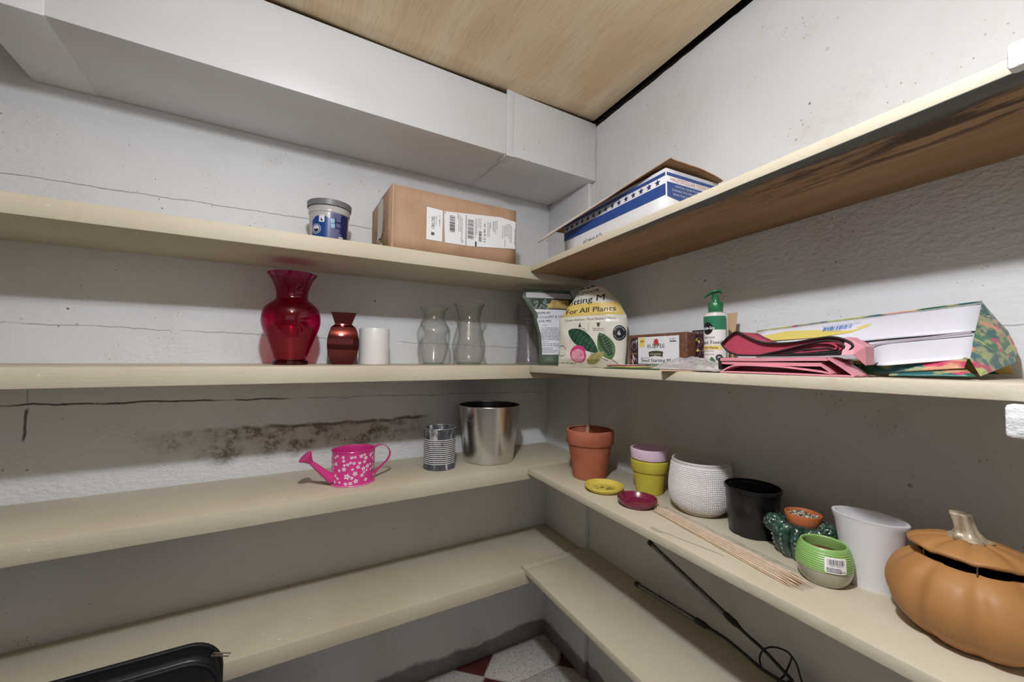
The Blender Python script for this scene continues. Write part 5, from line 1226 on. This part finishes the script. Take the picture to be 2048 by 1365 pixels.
c = ft.mix(ft.m_('MULTIPLY', ft.ramp(ft.noise(st_, 60, 4), .45, .6), .45), c, lin('#dcd07c'))
mFl = ft.pbr(c, .4, 0, ft.bump(ft.noise(o, 40, 3), .15, .002), .45)
P1, P2, P3, P4 = tp(-.072, -.8585, .0562), tp(-.045, -1.1501, .0802), tp(-.16, -1.1664, .0028), tp(-.19, -1.0290, -.0114)
M1, M2 = tp(-.125, -1.0560, .0225), tp(-.10, -1.1568, .0388); P0 = tp(-.115, -.860, .020); P5 = tp(-.185, -.88, -.012)
def pan(a, b, c_, d, name, mat, bow=.003, nx=14, ny=10, solid=.0012):
    nrm = (b-a).cross(d-a).normalized()
    if nrm.x > 0: nrm = -nrm
    def fn(u, v): q = a.lerp(b, u).lerp(d.lerp(c_, u), v); return q+nrm*(bow*sin(PI*u)*sin(PI*v)+.0012*noise.noise((u*4, v*3, bow*900)))
    return MB().grid(fn, nx, ny).build(name, mat, t, smooth=60, solid=solid)
pan(P1, P2, M2, P0.lerp(M1, .0) if False else tp(-.120, -.870, .0165), 'upper_panel', mWt, .004)
A0, A1 = tp(-.096, -1.1570, .0372), tp(-.112, -.870, .0150)
def lowp(u, v):
    y_ = -1.1664+(1.1664-.88)*u; k = max(0, min(1, (y_+1.092)/.05)); bot = tp(-.16-.025*min(1, u*4)+.085*k*k*(3-2*k), y_, .0028-.0145*min(1, u*2.6)+.012*k); q = A0.lerp(A1, u).lerp(bot, v)
    return q+Vector((-.003*sin(PI*v)*sin(PI*u), 0, .001*sin(PI*v)))
MB().grid(lowp, 30, 8).build('lower_panel', mWt, t, smooth=60, solid=.0012)
E1 = tp(-.0715, -.857, .0575); E2 = tp(-.0448, -1.1502, .0815)
MB().tube([E1.lerp(E2, k/12) for k in range(13)], .0012, 6).build('floral_hem', mFl, t)
MB().tube([tp(-.121, -1.04, .0205), tp(-.118, -1.09, .0272), tp(-.112, -1.1562, .0366)], .0016, 6).build('fold_line', flat('#a79ca4', .5), t)
G1, G2, G3, G4, G5 = tp(-.03, -1.1593, .0564), tp(-.022, -1.1665, .0416), tp(-.018, -1.173, .0161), tp(-.045, -1.1765, -.001), tp(-.17, -1.177, -.0175)
Gm = tp(-.085, -1.1640, .0270)
def tri(pts, f, name, mat): MB().add([tuple(p) for p in pts], f).build(name, mat, t, smooth=0, solid=.001)
Gk = tp(-.062, -1.1680, .0360)
tri([P2, G1, Gk, M2, P3, G2, G3, G4, G5, tp(-.11, -1.172, .010)], [(0, 1, 2), (0, 2, 3), (3, 2, 9, 4), (1, 5, 2), (2, 5, 6, 9), (9, 6, 7), (4, 9, 8), (9, 7, 8)], 'gusset', mFl)
pan(tp(-.166, -1.062, -.0085), P3+Vector((0, .002, .0008)), tp(-.178, -1.1660, -.0085), tp(-.170, -1.062, -.0192), 'floral_base', mFl, .001, 12, 5)
pan(tp(-.19, -1.104, -.0165), tp(-.178, -1.1680, -.0105), tp(-.190, -1.1780, -.0178), tp(-.198, -1.104, -.0192), 'base_fold', mFl, .001, 10, 4)
pan(tp(-.070, -.8590, .055), tp(-.05, -1.15, .078), tp(-.02, -1.17, -.0165), tp(-.03, -.87, -.020), 'back_panel', mFl, .001, 8, 6)
nv_ = (P2-P1).cross(P0-P1).normalized(); 
uw = (P2-P1).normalized(); vw = (P1-tp(-.120, -.870, .0165)); vw = (vw-uw*vw.dot(uw)).normalized(); nw = uw.cross(vw)
if nw.x > 0: nw = -nw
def tw_(u, v, off): return P1+uw*u+vw*v+nw*(off+.0052)
p = Print().bars(.118, -.0345, .158, -.0235, 71, 'x', 22); p.build('barcode', flat('#2f6fc0', .4), t, tw_, .0006)
p = Print().text('RECYCLE THIS REUSABLE BAG', .141, -.0215, .0022, .052, bold=0).para(.127, -.0375, .150, 1, .0015, 4, .6); p.build('barcode_print', flat('#4d7fc4', .4), t, tw_, .0006)
p = Print().poly([(.02, -.026), (.06, -.020), (.10, -.026), (.135, -.034), (.165, -.0345), (.182, -.026), (.178, -.036), (.16, -.046), (.11, -.050), (.05, -.045), (.02, -.04)]); p.build('yellow_print', flat('#d8c45c', .4), t, tw_, .0004)

# ================================================================== coin tube carton on the top right-hand shelf
X_, Y_ = -.105, -.556
t = onB('coin_tube_carton', 'flat white and blue coin tube carton with loose brown-edged lid', 'box', 4, X_, Y_, dz=.0012)
a, b, HC, x0, x1 = .186, -.1855, .1135, -.085, .085
mWc = flat('#e0dee2', .45, var=.04, vscale=15, spec=.4)
sheet([(x0, a, 0), (x0, b, 0), (x0, b, HC), (x0, a, HC)], 8, 4, wob=.001).build('front_panel', mWc, t, solid=.002)
sheet([(x0, b, 0), (x1, b, 0), (x1, b, HC), (x0, b, HC)], 6, 4).build('end_panel', mWc, t, solid=.002)
sheet([(x1, a, 0), (x0, a, 0), (x0, a, HC), (x1, a, HC)], 2, 2).build('end_panel', mWc, t, solid=.002)
sheet([(x1, b, 0), (x1, a, 0), (x1, a, HC), (x1, b, HC)], 2, 2).build('rear_panel', mWc, t, solid=.002)
sheet([(x0, b, 0), (x0, a, 0), (x1, a, 0), (x1, b, 0)], 2, 2).build('bottom_panel', mC, t, solid=.002)
f1 = planewarp((x0-.0020, 0, 0), (0, -1, 0), (0, 0, 1)); f2 = planewarp((0, b-.0012, 0), (1, 0, 0), (0, 0, 1))
mNv = flat('#1d4590', .4)
p = Print().rect(-.186, .0565, .1855, .0805).rect(-.186, .0985, .1855, .1050); p.build('blue_bands', mNv, t, f1, .0006)
p = Print()
for k in range(15): p.star(-.172+k*.0240, .0895, .0078)
p.build('stars', flat('#1a2c66', .4), t, f1, .0006)
p = Print().text('H.E. Harris & Co.', -.058, .024, .0120, .080, bold=-.004, shear=.45); p.build('signature_lettering', flat('#1b1a2a', .4), t, f1, .0006)
p = Print().rect(x0, .0985, x1, .1050).poly([(x0, .0530), (x0, .0845), (x1, .0845), (x1, .0530), (x0+.05, .0470)]); p.build('blue_bands', mNv, t, f2, .0006)
p = Print().text('HALF DOLLAR COIN TUBES', x0+.010, .0880, .0082, .150, al='L', bold=0); p.build('lettering', flat('#cf8f8a', .4), t, f2, .0006)
p = Print().text('CRYSTAL CLEAR POLYPROPYLENE', x0+.024, .0755, .0048, .110, al='L', bold=.02).text('DURABLE POLYPROPYLENE TUBES', x0+.014, .0665, .0048, .118, al='L', bold=.02).text('IDEAL FOR STORAGE', x0+.018, .0575, .0048, .070, al='L', bold=.02); p.build('lettering', PAPER, t, f2, .0010)
lid = t
zl = lambda y_, z_: z_-zB(4, y_)     # height above the shelf
LB = [(.075, .246, .106), (.080, -.196, .1190), (-.0895, -.200, .1255), (-.090, .02, .1195), (-.0885, .246, .1085)]
m = MB()
def lidf(u, v):
    A_ = Vector((.078, .246, .1075)).lerp(Vector((.082, -.197, .1170)), u); B_ = Vector((-.0890, .2460, .1075)).lerp(Vector((-.0895, -.201, .1265)), u); q = A_.lerp(B_, v)
    q.z += .004*sin(PI*v)*u+.0015*noise.noise((u*6, v*5, 2))+.003*(u > .9)*sin(v*6)*.5; return q
m.grid(lidf, 24, 10); lo = m.build('lid', [mWc], t, smooth=60)
m2 = MB(); m2.grid(lambda u, v: lidf(u, v)-Vector((0, 0, .0022)), 24, 10); m2.f = [f[::-1] for f in m2.f]; m2.build('lid_lining', flat('#9a7450', .8, var=.2, vscale=40), t, smooth=60)
flp = MB()
def ff(u, v):
    top = lidf(min(1, max(0, u*1.0)), 1); k = (1-u)**1.15
    low = Vector((-.0935-.052*k, top.y-.012*k, top.z-.0030-.0455*k)); return top.lerp(low, v)+Vector((0, 0, .002*sin(PI*v)*k))
flp.grid(ff, 24, 5).build('lid_flap', mWc, t, smooth=60)
MB().tube([ff(k/20, 1) for k in range(21)], .0012, 6).build('torn_edge', mCe, t)
MB().tube([lidf(1, k/14) for k in range(15)], .0016, 6).build('torn_edge', mCe, t)

# ================================================================== parts of parts
def nest(thing_name, child, parent):
    for t in [o for o in bpy.data.objects if o.parent is None and o.name.split('.')[0] == thing_name]:
        ps = [c for c in t.children if c.name.split('.')[0] == parent]
        if not ps: continue
        for c in [c for c in t.children if c.name.split('.')[0] == child and c not in ps]: c.parent = ps[0]
for a, b, c in (('plastic_tub', 'sticker_print', 'sticker'), ('plastic_tub', 'emblem_shield', 'emblem'), ('plastic_tub', 'barcode', 'barcode_panel'), ('plastic_tub', 'pictogram', 'back_label'), ('plastic_tub', 'small_print', 'back_label'),
        ('watering_can', 'rose', 'spout'), ('watering_can', 'flower_centres', 'flower_print'), ('travel_case', 'zip_pull', 'zip'), ('pumpkin_jar', 'stem', 'lid'), ('pumpkin_jar', 'lid_peg', 'lid'),
        ('green_pot', 'sticker_print', 'price_sticker'), ('potting_mix_bag', 'brand_lettering', 'brand_patch'), ('potting_mix_bag', 'badge_lettering', 'badge'), ('potting_mix_bag', 'flower_veins', 'flower_print'), ('potting_mix_bag', 'flower_blush', 'flower_print'),
        ('soil_pouch', 'lettering', 'white_label'), ('soil_pouch', 'small_print', 'white_label'), ('soil_pouch', 'leaf_print', 'picture_strip'), ('soil_pouch', 'yellow_picture', 'picture_strip'), ('soil_pouch', 'zip_ridge', 'zip_strip'),
        ('soil_brick', 'lettering', 'label'), ('soil_brick', 'flower_print', 'label'), ('soil_brick', 'banner', 'label'), ('soil_brick', 'green_stripe', 'label'), ('soil_brick', 'yellow_flash', 'label'), ('soil_brick', 'small_print', 'label'), ('soil_brick', 'leaf_print', 'label'),
        ('soil_brick', 'seedling_picture', 'picture_strip'), ('soil_brick', 'soil_picture', 'picture_strip'), ('soil_brick', 'hand_picture', 'picture_strip'), ('seed_packet', 'band_lines', 'green_band'),
        ('pump_bottle', 'brand_lettering', 'brand_badge'), ('pump_bottle', 'lettering', 'white_label'), ('pump_bottle', 'yellow_band', 'white_label'), ('pump_bottle', 'small_print', 'white_label'), ('pump_bottle', 'round_mark', 'white_label'), ('pump_bottle', 'leaf_print', 'white_label'), ('pump_bottle', 'flower_print', 'white_label'),
        ('tote_bag', 'barcode', 'upper_panel'), ('tote_bag', 'barcode_print', 'upper_panel'), ('tote_bag', 'yellow_print', 'upper_panel'), ('coin_tube_carton', 'stars', 'front_panel'), ('coin_tube_carton', 'signature_lettering', 'front_panel'), ('coin_tube_carton', 'lid_flap', 'lid'), ('coin_tube_carton', 'lid_lining', 'lid'), ('coin_tube_carton', 'torn_edge', 'lid'),
        ('shipping_carton', 'label_print', 'address_label'), ('shipping_carton', 'small_print', 'address_label'), ('grow_lamp', 'diode_strip', 'light_tube')):
    nest(a, b, c)
